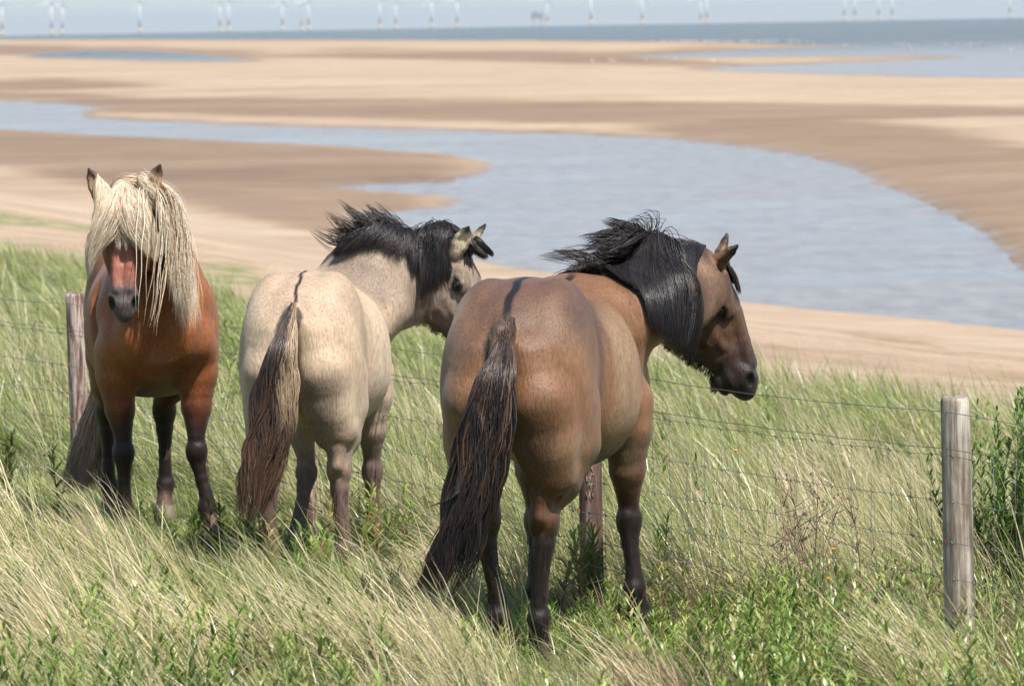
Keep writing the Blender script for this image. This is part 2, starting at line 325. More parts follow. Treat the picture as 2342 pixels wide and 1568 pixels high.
ordw = ['leftmost', 'second', 'third', 'fourth', 'fifth', 'sixth', 'seventh', 'eighth', 'ninth', 'tenth', 'eleventh', 'twelfth', 'thirteenth']
for i, (px, km, o) in enumerate(vis):
    j = len(vis)-1-i
    if i < 13: w = 'hazy white wind turbine at sea, '+(ordw[i]+' along the horizon' if i == 0 else ordw[i]+' from the left along the horizon')
    else: w = 'hazy white wind turbine at sea, '+('rightmost' if j == 0 else ordw[j]+' from the right')+' along the horizon'
    tag(o, w, 'wind turbine', 'wind turbines on the horizon')
for px, km, o in places:
    if not 0 <= px <= 2342: tag(o, 'white wind turbine at sea outside the edge of the photo', 'wind turbine', 'wind turbines on the horizon')
pf = empty('offshore_platform', (0, 0, 0)); tag(pf, 'small grey boxy offshore platform on legs at the horizon', 'platform')
d = ray(1229, 60); d = d/math.hypot(d[0], d[1])*12300; pf.location = (d[0], d[1], -curve(d[0], d[1]))
mb = MB(); mb.box((0, 0, 24), (13, 9, 5)); mb.box((-5, 0, 31), (6, 7, 2)); mb.build('deck_house', PG, pf, False)
mb = MB(); mb.box((0, 0, 18.5), (15, 11, .5)); mb.build('deck', PG, pf, False)
for sx in (-9, 9):
    for sy in (-6, 6):
        mb = MB(); mb.tube([(sx, sy, -3), (sx, sy, 18)], [1.1, 1.1], 10); mb.build('leg', TY, pf)
mb = MB(); mb.tube([(9, 0, 29), (15, 0, 40)], [.5, .3], 6); mb.build('crane_boom', PG, pf)
# gulls: body, head, tail, wings folded or raised, two legs in one small mesh each
m, t, p = nodes('gull_white'); p.inputs['Base Color'].default_value = (.78, .78, .76, 1); GW = m
m, t, p = nodes('gull_grey'); p.inputs['Base Color'].default_value = (.35, .37, .40, 1); GG = m
m, t, p = nodes('gull_leg'); p.inputs['Base Color'].default_value = (.5, .35, .12, 1); GL = m
def make_gull():
    root = empty('gull', (0, 0, 0))
    mb = MB(); mb.tube([(-.30, 0, .20), (-.2, 0, .22), (-.05, 0, .24), (.08, 0, .27), (.15, 0, .34), (.18, 0, .38), (.21, 0, .385), (.27, 0, .37)], [.01, .05, .085, .075, .045, .042, .03, .006], 8); mb.build('body', GW, root)
    for sy in (-1, 1):
        mb = MB(); mb.tube([(.08, sy*.07, .29), (-.1, sy*.085, .27), (-.34, sy*.03, .24)], [.03, .045, .008], 6); mb.build('wing', GG, root)
        mb = MB(); mb.tube([(0, sy*.03, .19), (.01, sy*.03, 0)], [.008, .008], 5); mb.build('leg', GL, root)
    return root
gl = make_gull(); first = True
def beach_z(P):
    a = np.array([P[0]]); b = np.array([P[1]]); h, w_, s__ = beach(a, b); return max(float(h[0]), 0)-float(curve(a, b)[0])
gp = []
g2 = np.random.default_rng(3)
for k in range(64): gp.append((1480+380*g2.beta(1.6, 1.6), 97+2.2*g2.random()+.004*k*0, 'row'))
for px, py in [(1930, 108), (1936, 109), (2050, 104), (2062, 107), (2072, 106), (2080, 110), (2082, 118), (2165, 106), (2190, 105), (2208, 106), (2222, 106), (2230, 107), (2243, 105), (2252, 107), (2300, 112), (2313, 118), (2335, 110), (1356, 150), (1395, 147), (1402, 149), (1545, 146), (1477, 147), (1631, 149), (1640, 104), (1700, 103), (1860, 103)]: gp.append((px, py, 'odd'))
for k, (px, py, w_) in enumerate(gp):
    o = gl if k == 0 else copy_tree(gl)
    P = at_z(px, py, 0.0)
    for _ in range(3): P = at_z(px, py, -float(curve(P[0], P[1])))
    o.location = (P[0], P[1], beach_z(P)); o.rotation_euler = (0, 0, g2.random()*6.28); sc = 1.25+.35*g2.random() ; o.scale = (sc,)*3
    if w_ == 'row': tag(o, 'white gull in the dense row on the far sand spit edge', 'gull', 'gulls in a row on the far sand spit')
    elif px > 1900: tag(o, 'white gull standing in the shallows at the far right', 'gull', 'gulls in the shallows at far right')
    elif px < 1640 and py > 140: tag(o, 'white gull standing on wet sand beyond the pale sand bank', 'gull', 'gulls scattered on wet sand')
    else: tag(o, 'white gull standing at the tip of the far sand spit', 'gull', 'gulls at the tip of the spit')
# ---------------------------------------------------------------- implicit-surface modelling for the animals
def nrm(v): v = np.asarray(v, float); return v/(np.linalg.norm(v)+1e-12)
class Field:
    def __init__(s, lo, hi, h):
        s.h = h; s.lo = np.array(lo, float); s.n = np.ceil((np.array(hi)-s.lo)/h).astype(int)+1
        s.f = np.full(s.n, .5, np.float32)
    def _win(s, lo, hi):
        a = np.clip(np.floor((np.asarray(lo)-s.lo)/s.h).astype(int), 0, s.n); b = np.clip(np.ceil((np.asarray(hi)-s.lo)/s.h).astype(int)+1, 0, s.n)
        if (b-a).min() <= 0: return None
        ax = [(s.lo[i]+s.h*np.arange(a[i], b[i])).astype(np.float32) for i in range(3)]
        return tuple(slice(a[i], b[i]) for i in range(3)), np.meshgrid(*ax, indexing='ij')
    def _put(s, w, d, k, sub=False):
        f = s.f[w]; d = d.astype(np.float32)
        if sub:
            d = -d; hh = np.clip(.5+.5*(d-f)/k, 0, 1); s.f[w] = f*(1-hh)+d*hh+k*hh*(1-hh)
        else:
            hh = np.clip(.5+.5*(f-d)/k, 0, 1); s.f[w] = f*(1-hh)+d*hh-k*hh*(1-hh)
    def ell(s, c, r, k=.03, rot=None, sub=False):
        """ellipsoid; rot = 3x3 matrix whose columns are its axes"""
        c = np.array(c, float); r = np.array(r, float); m = max(r)+k*1.5+.05
        w = s._win(c-m, c+m)
        if w is None: return
        w, (x, y, z) = w; A = np.eye(3) if rot is None else np.array(rot, float)
        x = x-c[0]; y = y-c[1]; z = z-c[2]
        u, v, q = (A[0, i]*x+A[1, i]*y+A[2, i]*z for i in range(3))
        k0 = np.sqrt((u/r[0])**2+(v/r[1])**2+(q/r[2])**2)+1e-6; k1 = np.sqrt((u/r[0]**2)**2+(v/r[1]**2)**2+(q/r[2]**2)**2)+1e-6
        s._put(w, k0*(k0-1)/k1, k, sub)
    def chain(s, P, A, B=None, side=(0, 1, 0), k=.03, sub=False, ks=None):
        """tapered limbs through points P; half-widths A along `side`, B along the third axis"""
        P = np.asarray(P, float); A = np.broadcast_to(np.asarray(A, float), (len(P),)); B = A if B is None else np.broadcast_to(np.asarray(B, float), (len(P),))
        side = np.asarray(side, float); side = np.broadcast_to(side, (len(P), 3))
        m = max(A.max(), B.max())+k*1.5+.04; w = s._win(P.min(0)-m, P.max(0)+m)
        if w is None: return
        w, (x, y, z) = w; best = None
        ks = ks or min(A.min(), B.min())*.5+.004
        for i in range(len(P)-1):
            a, b = P[i], P[i+1]; T = b-a; L = np.linalg.norm(T); T = T/L
            px, py, pz = x-a[0], y-a[1], z-a[2]
            l = px*T[0]+py*T[1]+pz*T[2]; t = np.clip(l/L, 0, 1); ts = t*t*(3-2*t)
            ts = .5*t+.5*ts
            sd = nrm(side[i]+side[i+1]); sd = nrm(sd-T*(sd@T)); up = np.cross(sd, T)
            u = px*sd[0]+py*sd[1]+pz*sd[2]; v = px*up[0]+py*up[1]+pz*up[2]; q = l-t*L
            ra = A[i]+(A[i+1]-A[i])*ts; rb = B[i]+(B[i+1]-B[i])*ts; rq = np.minimum(ra, rb)
            k0 = np.sqrt((u/ra)**2+(v/rb)**2+(q/rq)**2)+1e-6; k1 = np.sqrt((u/ra**2)**2+(v/rb**2)**2+(q/rq**2)**2)+1e-6
            d = k0*(k0-1)/k1; d = np.where(k0 < .3, -rq*.8, d)
            if best is None: best = d
            else:
                hh = np.clip(.5+.5*(best-d)/ks, 0, 1); best = best*(1-hh)+d*hh-ks*hh*(1-hh)*.5
        s._put(w, best, k, sub)
    def loft(s, st, k=.03, egg=.0):
        """trunk: stations (x, z_top, z_bottom, half_width, z_of_widest 0..1, y_centre)"""
        st = np.array(st, float); w = s._win([st[0, 0]-.1, -.5, st[:, 2].min()-.12], [st[-1, 0]+.1, .5, st[:, 1].max()+.12])
        w, (x, y, z) = w; xs = x[:, 0, 0]
        xf = np.linspace(st[0, 0], st[-1, 0], 200)
        def sm(c):
            q = np.interp(xf, st[:, 0], st[:, c]); e = 11; qq = np.concatenate([np.full(e, q[0])-0, q, np.full(e, q[-1])])
            K = np.hanning(2*e+1); K /= K.sum(); return np.interp(xs, xf, np.convolve(qq, K, 'valid'))
        zt, zb, hw, zw, yc = (sm(c)[:, None, None] for c in range(1, 6))
        over = np.maximum(np.maximum(st[0, 0]-x, x-st[-1, 0]), 0)
        zc = zb+(zt-zb)*zw; hz = np.where(z > zc, zt-zc, zc-zb)
        u = (y-yc)/hw; v = (z-zc)/hz; e = 2.25
        k0 = (np.abs(u)**e+np.abs(v)**e)**(1/e)+1e-6; k1 = np.sqrt((u/hw)**2+(v/hz)**2)+1e-6
        d = (k0-1)*k0/k1; d = np.where(k0 < .4, -.6*np.minimum(hw, hz), d)
        d = np.where(over > 0, np.sqrt(np.maximum(d, 0)**2+over**2), d)
        s._put(w, d, k)
    def sample(s, P):
        q = (np.asarray(P)-s.lo)/s.h; q = np.clip(q, 0, np.array(s.n)-1.001); i = q.astype(int); f = (q-i).astype(np.float32); out = 0
        for b in range(8):
            o = [(b >> d) & 1 for d in range(3)]; w = 1
            for d in range(3): w = w*(f[:, d] if o[d] else 1-f[:, d])
            out = out+w*s.f[i[:, 0]+o[0], i[:, 1]+o[1], i[:, 2]+o[2]]
        return out
    def grad(s, P):
        e = s.h*.8; P = np.asarray(P, float)
        g = np.stack([s.sample(P+e*np.eye(3)[i])-s.sample(P-e*np.eye(3)[i]) for i in range(3)], -1)
        return g/(np.linalg.norm(g, axis=1)[:, None]+1e-9)
    def mesh(s):
        f = s.f; n = s.n; neg = f < 0
        cs = [neg[i:n[0]-1+i, j:n[1]-1+j, k:n[2]-1+k] for i in (0, 1) for j in (0, 1) for k in (0, 1)]
        sm_ = sum(c.astype(np.int8) for c in cs); act = (sm_ > 0) & (sm_ < 8)
        I = np.argwhere(act); vid = np.full(act.shape, -1, np.int64); vid[act] = np.arange(len(I))
        acc = np.zeros((len(I), 3)); cnt = np.zeros(len(I))
        for c in range(8):
            o = np.array([(c >> 2) & 1, (c >> 1) & 1, c & 1])
            for d in range(3):
                if o[d]: continue
                o2 = o.copy(); o2[d] = 1
                a = f[I[:, 0]+o[0], I[:, 1]+o[1], I[:, 2]+o[2]]; b = f[I[:, 0]+o2[0], I[:, 1]+o2[1], I[:, 2]+o2[2]]
                m = (a < 0) != (b < 0); t = np.where(m, a/(a-b+1e-12), 0); q = o[None, :]+np.zeros((len(I), 3)); q[:, d] += t
                acc += q*m[:, None]; cnt += m
        V = (I+acc/cnt[:, None])*s.h+s.lo
        Q = []
        for d in range(3):
            e1, e2 = [(1, 2), (2, 0), (0, 1)][d]
            sl0 = [slice(1, -1)]*3; sl0[d] = slice(0, -1); sl1 = list(sl0); sl1[d] = slice(1, None)
            a = neg[tuple(sl0)]; b = neg[tuple(sl1)]
            for flip, m in ((0, a & ~b), (1, ~a & b)):
                J = np.argwhere(m)
                off = [0, 0, 0]; off = np.array([1, 1, 1]); off[d] = 0
                J = J+off
                u1 = np.zeros(3, int); u1[e1] = 1; u2 = np.zeros(3, int); u2[e2] = 1
                q = [vid[tuple((J-k).T)] for k in (u1+u2, u2, u1*0, u1)]
                q = np.stack(q, 1); Q.append(q[:, ::-1] if flip else q)
        Q = np.concatenate(Q); Q = Q[(Q >= 0).all(1)]
        for _ in range(3):                                   # light relaxation, then back onto the surface
            A = np.zeros_like(V); c = np.zeros(len(V))
            for a, b in ((0, 1), (1, 2), (2, 3), (3, 0)):
                np.add.at(A, Q[:, a], V[Q[:, b]]); np.add.at(c, Q[:, a], 1)
            V = .5*V+.5*A/np.maximum(c, 1)[:, None]
        d = s.sample(V); V = V-s.grad(V)*np.clip(d, -.004, .004)[:, None]
        return V, Q

def frame(nose, dorsal):
    x = nrm(nose); z = np.asarray(dorsal, float); z = nrm(z-x*(x@z)); y = np.cross(z, x); return np.stack([x, y, z], 1)

def build_horse_field(H, h):
    """H: pose dictionary in the horse's own frame (x forward, y left, z up, metres)"""
    F = Field((-1.0, -.85, -.02), (1.45, .6, 1.78), h)
    wd = H.get('wide', 1.0)
    T = [(-.80, 1.12, .86, .07, .5, 0), (-.755, 1.21, .80, .16, .5, 0), (-.66, 1.285, .78, .205, .5, 0), (-.52, 1.335, .74, .232, .5, 0), (-.38, 1.345, .72, .235, .5, 0), (-.22, 1.315, .675, .232, .48, 0),
         (-.05, 1.275, .63, .285*wd, .47, 0), (.12, 1.255, .61, .305*wd, .47, 0), (.26, 1.28, .62, .280*wd, .46, 0), (.40, 1.325, .66, .235, .46, 0), (.52, 1.29, .70, .205, .45, 0), (.62, 1.20, .74, .185, .45, 0), (.70, 1.08, .80, .12, .45, 0)]
    F.loft(T, .02)
    for s in (-1, 1):                                       # croup, thigh and buttock masses
        rot = frame((.85, 0, .35), (0, 0, 1))
        F.ell((-.47, s*.118, 1.10), (.27, .138, .235), .022, rot)
        F.ell((-.585, s*.135, .93), (.175, .135, .30), .045, frame((.9, 0, .25), (-.2, 0, 1)))
        F.ell((-.45, s*.176, .90), (.175, .082, .225), .022, frame((.8, 0, .5), (-.4, 0, 1)))
        F.chain([(-.74, s*.08, 1.08), (-.75, s*.11, .92), (-.70, s*.125, .76), (-.66, s*.13, .66)], [.085, .105, .095, .075], [.08, .10, .095, .08], k=.05)
        F.ell((.30, s*.255, 1.02), (.05, .03, .22), .03, frame((1, 0, .3), (-.3, 0, 1)), sub=True)   # hollow behind the shoulder
        # shoulder blade and upper arm
        F.chain([(.36, s*.115, 1.20), (.45, s*.155, 1.02), (.56, s*.145, .88)], [.075, .10, .10], [.12, .16, .10], k=.05)
        F.chain([(.56, s*.14, .90), (.40, s*.155, .78)], [.09, .085], [.10, .115], k=.04)
        F.ell((.635, s*.10, .93), (.105, .090, .145), .025)      # breast
    F.ell((.775, 0, .88), (.07, .010, .12), .02, sub=True)
    # legs
    for q in H['hind']:
        st, hk, ft, hf = (np.array(v, float) for v in q); s = 1 if st[1] > 0 else -1
        mid = st*.5+hk*.5
        F.chain([st+(-.06, -.02*s, .08), st+(-.05, 0, -.04), mid+(-.015, 0, 0), hk+(.02, 0, .075), hk+(.0, 0, .02)], [.10, .090, .074, .047, .048], [.150, .128, .102, .066, .064], k=.05)
        F.chain([(-.735, s*.105, .92), (-.70, s*.125, .80), (-.64*.5+hk[0]*.5-.03, st[1]*.45+hk[1]*.55, .67), hk+(-.045, 0, .13)], [.10, .098, .072, .026], [.10, .105, .080, .030], k=.06)
        for e_s in (-1, 1): F.ell(hk+(-.024, e_s*.054, .100), (.016, .014, .045), .014, sub=True)
        F.chain([hk+(-.05, 0, .12), hk+(-.058, 0, .045)], [.017, .024], [.020, .026], k=.025)     # tendon and point of hock
        F.chain([hk+(.015, 0, .03), hk+(.005, 0, -.05), hk*.5+ft*.5, ft+(0, 0, .05)], [.054, .039, .028, .031], [.060, .048, .035, .037], k=.02)
        F.chain([hk+(-.035, 0, -.02), ft+(-.022, 0, .03)], [.017, .017], k=.012)
        F.ell(ft, (.045, .043, .045), .02); F.ell(ft+(-.025, 0, -.008), (.028, .026, .03), .02)
        F.chain([ft, hf+(-.02, 0, .075)], [.031, .036], [.034, .038], k=.02)
        F.chain([hf+(-.012, 0, .07), hf+(.0, 0, .035), hf+(.008, 0, .012)], [.040, .047, .053], [.044, .052, .060], k=.008)
    for q in H['fore']:
        el, kn, ft, hf = (np.array(v, float) for v in q)
        F.chain([el+(.02, 0, .10), el+(.01, 0, 0), el*.55+kn*.45, kn+(0, 0, .06)], [.10, .094, .066, .040], [.13, .115, .080, .048], k=.04)
        F.ell(kn+(.006, 0, .0), (.052, .050, .058), .015); F.ell(kn+(-.032, 0, .012), (.022, .024, .032), .015)
        F.chain([kn+(0, 0, -.03), kn*.5+ft*.5, ft+(0, 0, .04)], [.039, .028, .031], [.044, .034, .036], k=.02)
        F.chain([kn+(-.03, 0, -.02), ft+(-.02, 0, .03)], [.016, .016], k=.012)
        F.ell(ft, (.043, .041, .043), .02); F.ell(ft+(-.025, 0, -.008), (.026, .025, .03), .02)
        F.chain([ft, hf+(-.02, 0, .075)], [.030, .036], [.033, .038], k=.02)
        F.chain([hf+(-.012, 0, .07), hf+(.0, 0, .035), hf+(.008, 0, .012)], [.042, .049, .055], [.046, .054, .060], k=.008)
    F.ell((-.86, 0, .86), (.10, .022, .26), .03, sub=True)   # cleft under the tail
    # dock of the tail
    D = np.array(H['dock'], float); F.chain(D, np.interp(np.arange(len(D)), [0, len(D)-1], [.038, .018]), k=.03)
    # neck: stations (point, half thickness, half depth, side vector)
    NA = np.array([list(q[0])+[q[1], q[2]]+list(q[3]) for q in H['neck']], float); e_ = len(NA)-1; tq = np.linspace(0, e_, e_*4+1)
    NE = np.vstack([2*NA[0]-NA[1], NA, 2*NA[-1]-NA[-2]]); iq = np.minimum(tq.astype(int), e_-1); fq = (tq-iq)[:, None]
    p0, p1, p2, p3 = NE[iq], NE[iq+1], NE[iq+2], NE[iq+3]
    NS = .5*(2*p1+(p2-p0)*fq+(2*p0-5*p1+4*p2-p3)*fq**2+(3*p1-p0-3*p2+p3)*fq**3); H['_neck'] = NS
    F.chain(NS[:, :3], NS[:, 3], NS[:, 4], side=NS[:, 5:], k=.055, ks=.06)
    # head, in its own frame
    O = np.array(H['poll'], float); A = frame(H['nose'], H['dorsal']); sc = H.get('head', 1.0)
    def g(v): return O+A@(np.array(v, float)*sc)
    hx = [0.00, .08, .15, .21, .28, .35, .42, .47, .505]
    zt = [-.02, .012, .020, .012, -.004, -.014, -.018, -.026, -.050]
    zb = [-.16, -.24, -.285, -.285, -.240, -.188, -.150, -.142, -.125]
    hw = [.072, .084, .092, .084, .068, .055, .050, .055, .038]
    F.chain([g((x, 0, (a+b)/2)) for x, a, b in zip(hx, zt, zb)], np.array(hw)*sc, (np.array(zt)-np.array(zb))/2*sc, side=A[:, 1], k=.035, ks=.03)
    Ax = A
    for s in (-1, 1):
        F.ell(g((.175, s*.058, -.178)), np.array((.135, .040, .128))*sc, .04, Ax)         # cheek
        F.ell(g((.175, s*.072, -.028)), np.array((.058, .028, .030))*sc, .02, Ax)         # brow
        F.ell(g((.192, s*.110, -.052)), np.array((.024, .016, .016))*sc, .009, Ax, sub=True)   # eye hollow
        F.chain([g((.157, s*.088, -.038)), g((.190, s*.099, -.026)), g((.224, s*.084, -.040))], .011*sc, k=.012)    # upper lid
        F.chain([g((.168, s*.088, -.070)), g((.195, s*.092, -.076)), g((.222, s*.082, -.066))], .008*sc, k=.010)
        F.chain([g((.23, s*.080, -.112)), g((.28, s*.068, -.105)), g((.325, s*.058, -.098))], .013*sc, k=.018)       # facial crest
        F.chain([g((.22, s*.034, -.008)), g((.33, s*.028, -.022)), g((.42, s*.028, -.030))], .020*sc, k=.02)       # nasal bone
        F.ell(g((.452, s*.044, -.062)), np.array((.042, .020, .034))*sc, .014, Ax)         # nostril wing
        F.ell(g((.480, s*.054, -.044)), np.array((.030, .020, .022))*sc, .006, frame(A@np.array((.85, s*-.25, -.45)), A[:, 2]), sub=True)
        F.ell(g((.445, s*.032, -.118)), np.array((.048, .024, .028))*sc, .012, Ax)         # lips
        F.chain([g((.405, s*.056, -.136)), g((.46, s*.054, -.132)), g((.52, s*.02, -.128))], .0045*sc, k=.005, sub=True)   # mouth line
        F.ell(g((.33, s*.078, -.175)), np.array((.06, .020, .022))*sc, .02, Ax, sub=True)
    F.ell(g((.475, 0, -.100)), np.array((.044, .044, .038))*sc, .015, Ax)
    F.ell(g((.445, 0, -.158)), np.array((.050, .038, .026))*sc, .012, Ax)                   # chin
    # ears
    for s, tipv, open_, *bs in H['ears']:
        b = g(bs[0] if bs else (.055, s*.064, -.022)); t_ = g(tipv); ax = nrm(t_-b); op = A@np.array(open_, float); fr = frame(ax, op); L = np.linalg.norm(t_-b)
        sv = fr[:, 1]; bend = fr[:, 2]*.010
        Pp = [b-ax*.02, b+ax*L*.22, b+ax*L*.48+0*bend, b+ax*L*.78+bend*.6, t_+bend]
        F.chain(Pp, np.array([.030, .036, .036, .025, .007])*sc, np.array([.028, .026, .022, .015, .007])*sc, side=sv, k=.014, ks=.01)
        F.chain([b+ax*L*.18+fr[:, 2]*.034, b+ax*L*.46+fr[:, 2]*.030, b+ax*L*.78+fr[:, 2]*.026], np.array([.018, .024, .012])*sc, np.array([.018, .020, .012])*sc, side=sv, k=.004, sub=True)
    H['_F'] = F; H['_A'] = A; H['_g'] = g
    return F

def smin_axis(P, Q):                                        # distance of points P to polyline Q
    d = np.full(len(P), 9.); 
    for a, b in zip(Q[:-1], Q[1:]):
        a = np.asarray(a, float); b = np.asarray(b, float); ab = b-a; t = np.clip(((P-a)@ab)/(ab@ab), 0, 1); d = np.minimum(d, np.linalg.norm(P-a-t[:, None]*ab, axis=1))
    return d

def coat_material(name, rough=.5, sheen=.25, spec=.35):
    m, t, p = nodes(name)
    a = N(t, 'Attribute', attribute_name='col'); tc = N(t, 'TexCoord')
    mp = N(t, 'Mapping'); mp.inputs['Scale'].default_value = (14, 14, 5); t.links.new(tc.outputs['Object'], mp.inputs[0])
    n1 = N(t, 'TexNoise', Scale=1.0, Detail=6.0, Roughness=.65); t.links.new(mp.outputs[0], n1.inputs[0])
    mp2 = N(t, 'Mapping'); mp2.inputs['Scale'].default_value = (120, 120, 26); t.links.new(tc.outputs['Object'], mp2.inputs[0])
    n2 = N(t, 'TexNoise', Scale=1.0, Detail=4.0, Roughness=.7); t.links.new(mp2.outputs[0], n2.inputs[0])
    r1 = ramp(t, n1.outputs[0], [(.25, (.76, .74, .72)), (.42, (.94, .935, .93)), (.55, (1.03, 1.03, 1.03)), (.75, (1.18, 1.175, 1.16))])
    r2 = ramp(t, n2.outputs[0], [(.3, (.62, .62, .62)), (.5, (1, 1, 1)), (.7, (1.32, 1.32, 1.32))])
    c = mixc(t, 1.0, a.outputs['Color'], r1.outputs[0], 'MULTIPLY'); c = mixc(t, 1.0, c, r2.outputs[0], 'MULTIPLY')
    t.links.new(c, p.inputs['Base Color']); p.inputs['Roughness'].default_value = rough; p.inputs['Specular IOR Level'].default_value = spec
    p.inputs['Sheen Weight'].default_value = sheen; p.inputs['Sheen Roughness'].default_value = .4
    b = N(t, 'Bump'); b.inputs['Strength'].default_value = .6; b.inputs['Distance'].default_value = .006; t.links.new(n2.outputs[0], b.inputs['Height'])
    b2 = N(t, 'Bump'); b2.inputs['Strength'].default_value = .25; b2.inputs['Distance'].default_value = .012; t.links.new(n1.outputs[0], b2.inputs['Height']); t.links.new(b.outputs[0], b2.inputs['Normal'])
    t.links.new(b2.outputs[0], p.inputs['Normal'])
    return m
def hair_material(name, rough=.38, spec=.5):
    m, t, p = nodes(name); a = N(t, 'Attribute', attribute_name='col'); t.links.new(a.outputs['Color'], p.inputs['Base Color'])
    p.inputs['Roughness'].default_value = rough; p.inputs['Specular IOR Level'].default_value = spec; return m
m, t, p = nodes('eye_dark'); p.inputs['Base Color'].default_value = (.006, .004, .003, 1); p.inputs['Roughness'].default_value = .06; EYEM = m
HAIRM = hair_material('horse_hair')
HAIRL = hair_material('pale_hair', .5, .35)

def mix3(a, b, w): return a*(1-w[:, None])+np.array(b)*w[:, None]
def paint(H, V):
    C = H['coat']; A, g = H['_A'], H['_g']; n = len(V); x, y, z = V.T
    q = (V-np.array(H['poll']))@A/H.get('head', 1.0)       # head coordinates
    col = np.tile(np.array(C['body'], float), (n, 1))
    j = .05*fbm(x*9, y*9, z*9)
    inhead = sstep(.135, .085, smin_axis(V, [g((.0, 0, -.08)), g((.25, 0, -.11)), g((.5, 0, -.08))])-.06)
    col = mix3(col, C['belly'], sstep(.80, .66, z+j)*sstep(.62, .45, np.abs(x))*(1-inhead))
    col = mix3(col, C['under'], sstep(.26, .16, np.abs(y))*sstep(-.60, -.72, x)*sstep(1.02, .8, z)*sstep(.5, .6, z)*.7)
    col = mix3(col, C['croup'], sstep(1.05, 1.22, z+j)*sstep(.2, -.1, x)*(1-inhead))
    # legs darken downwards
    lz = H.get('legtop', (.78, .46))
    hindw = sstep(lz[0], lz[1], z+j*1.6)
    col = mix3(col, C['leg_up'], hindw*(1-inhead)*(np.abs(x) > .15))
    col = mix3(col, C['leg'], sstep(lz[1]+.08, lz[1]-.06, z+j*1.5)*(1-inhead))
    if 'pastern' in C: col = mix3(col, C['pastern'], sstep(.17, .10, z+j)*(1-inhead))
    col = mix3(col, C['hoof'], sstep(.075, .06, z))
    if C.get('stripe') is not None:
        w = sstep(C['sw'], C['sw']*.45, np.abs(y+.004*np.sin(x*40)))*sstep(.45, .3, x)*(z > 1.05)*sstep(-.90, -.84, x)
        col = mix3(col, C['stripe'], w*(1-inhead))
    if 'dockc' in C: col = mix3(col, C['dockc'], sstep(.060, .045, smin_axis(V, H['dock'][1:]))*sstep(-.74, -.79, x))
    # neck and head
    nk = sstep(.52, .66, x-.35*(y > 1))*(z > .8)*(1-inhead)
    if 'neck' in C: 
        dn = smin_axis(V, [s_[0] for s_ in H['neck'][1:]]); col = mix3(col, C['neck'], sstep(.30, .2, dn)*(1-inhead)*sstep(.9, 1.05, z))
    col = mix3(col, C['head'], inhead)
    col = mix3(col, C['jaw'], inhead*sstep(-.15, -.21, q[:, 2]+.3*j)*sstep(.45, .35, q[:, 0]))
    col = mix3(col, C['nose'], inhead*sstep(.26, .42, q[:, 0]+.3*j)*.9)
    col = mix3(col, C['muzzle'], inhead*sstep(*C.get('mz', (.38, .47)), q[:, 0]+.2*j))
    if 'blaze' in C: col = mix3(col, C['blaze'], inhead*sstep(.055, .03, np.abs(q[:, 1]))*sstep(-.05, -.01, q[:, 2])*sstep(.16, .22, q[:, 0])*sstep(.44, .36, q[:, 0])*.8)
    for s in (-1, 1):
        e = np.array((.192, s*.094, -.050)); d = np.linalg.norm((q-e)*(1, 1, 1.25), axis=1); col = mix3(col, C['eye'], sstep(.048, .022, d))
        d = np.linalg.norm(q-np.array((.478, s*.060, -.064)), axis=1); d = np.linalg.norm((q-np.array((.474, s*.050, -.046)))*np.array((.6, 1.1, .8)), axis=1); col = mix3(col, (.008, .006, .006), sstep(.027, .017, d))
    col = mix3(col, (.02, .012, .01), inhead*sstep(.010, .004, np.abs(q[:, 2]+.131))*sstep(.39, .42, q[:, 0]))
    if 'crown' in C: col = mix3(col, C['crown'], sstep(.060, .045, np.abs(q[:, 1]))*sstep(.085, .06, q[:, 0])*sstep(-.22, -.16, q[:, 0])*sstep(-.06, -.03, q[:, 2]))
    # ears
    for s, tipv, op, *bs in H['ears']:
        b = np.array(bs[0] if bs else (.055, s*.064, -.022)); t_ = np.array(tipv); L = np.linalg.norm(t_-b); ax = (t_-b)/L; l = (q-b)@ax; rad = np.linalg.norm((q-b)-l[:, None]*ax, axis=1)
        me = sstep(.06, .045, rad)*(l > .02)*(l < L+.03)
        o_ = np.array(op, float); o_ = o_-ax*(o_@ax); o_ /= np.linalg.norm(o_); front = (q-b)@o_
        col = mix3(col, C['ear'], me); col = mix3(col, C['ear_in'], me*sstep(-.004, .006, front)*sstep(.035, .026, rad)); col = mix3(col, C['ear_tip'], me*sstep(L*.62, L*.9, l))
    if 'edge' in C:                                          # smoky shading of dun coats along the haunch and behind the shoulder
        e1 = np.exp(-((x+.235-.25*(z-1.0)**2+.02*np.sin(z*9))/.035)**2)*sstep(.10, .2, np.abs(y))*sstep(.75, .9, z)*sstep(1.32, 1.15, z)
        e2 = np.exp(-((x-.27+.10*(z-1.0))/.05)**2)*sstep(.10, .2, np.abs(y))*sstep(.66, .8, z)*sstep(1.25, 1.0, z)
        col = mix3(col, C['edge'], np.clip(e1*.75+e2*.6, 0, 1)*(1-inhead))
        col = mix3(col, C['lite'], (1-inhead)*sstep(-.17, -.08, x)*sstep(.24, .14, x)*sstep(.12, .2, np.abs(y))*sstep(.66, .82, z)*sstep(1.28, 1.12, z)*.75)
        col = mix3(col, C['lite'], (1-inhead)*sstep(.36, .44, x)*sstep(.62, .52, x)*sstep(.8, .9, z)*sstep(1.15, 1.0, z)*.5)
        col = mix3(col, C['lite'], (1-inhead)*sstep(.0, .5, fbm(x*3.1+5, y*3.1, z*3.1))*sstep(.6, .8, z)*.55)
    mo = fbm(x*5+3, y*5, z*5, o=4); col = col*(1+C.get('mott', .2)*mo)[:, None]
    return np.clip(col*H.get('tone', 1.0), 0.003, 1)

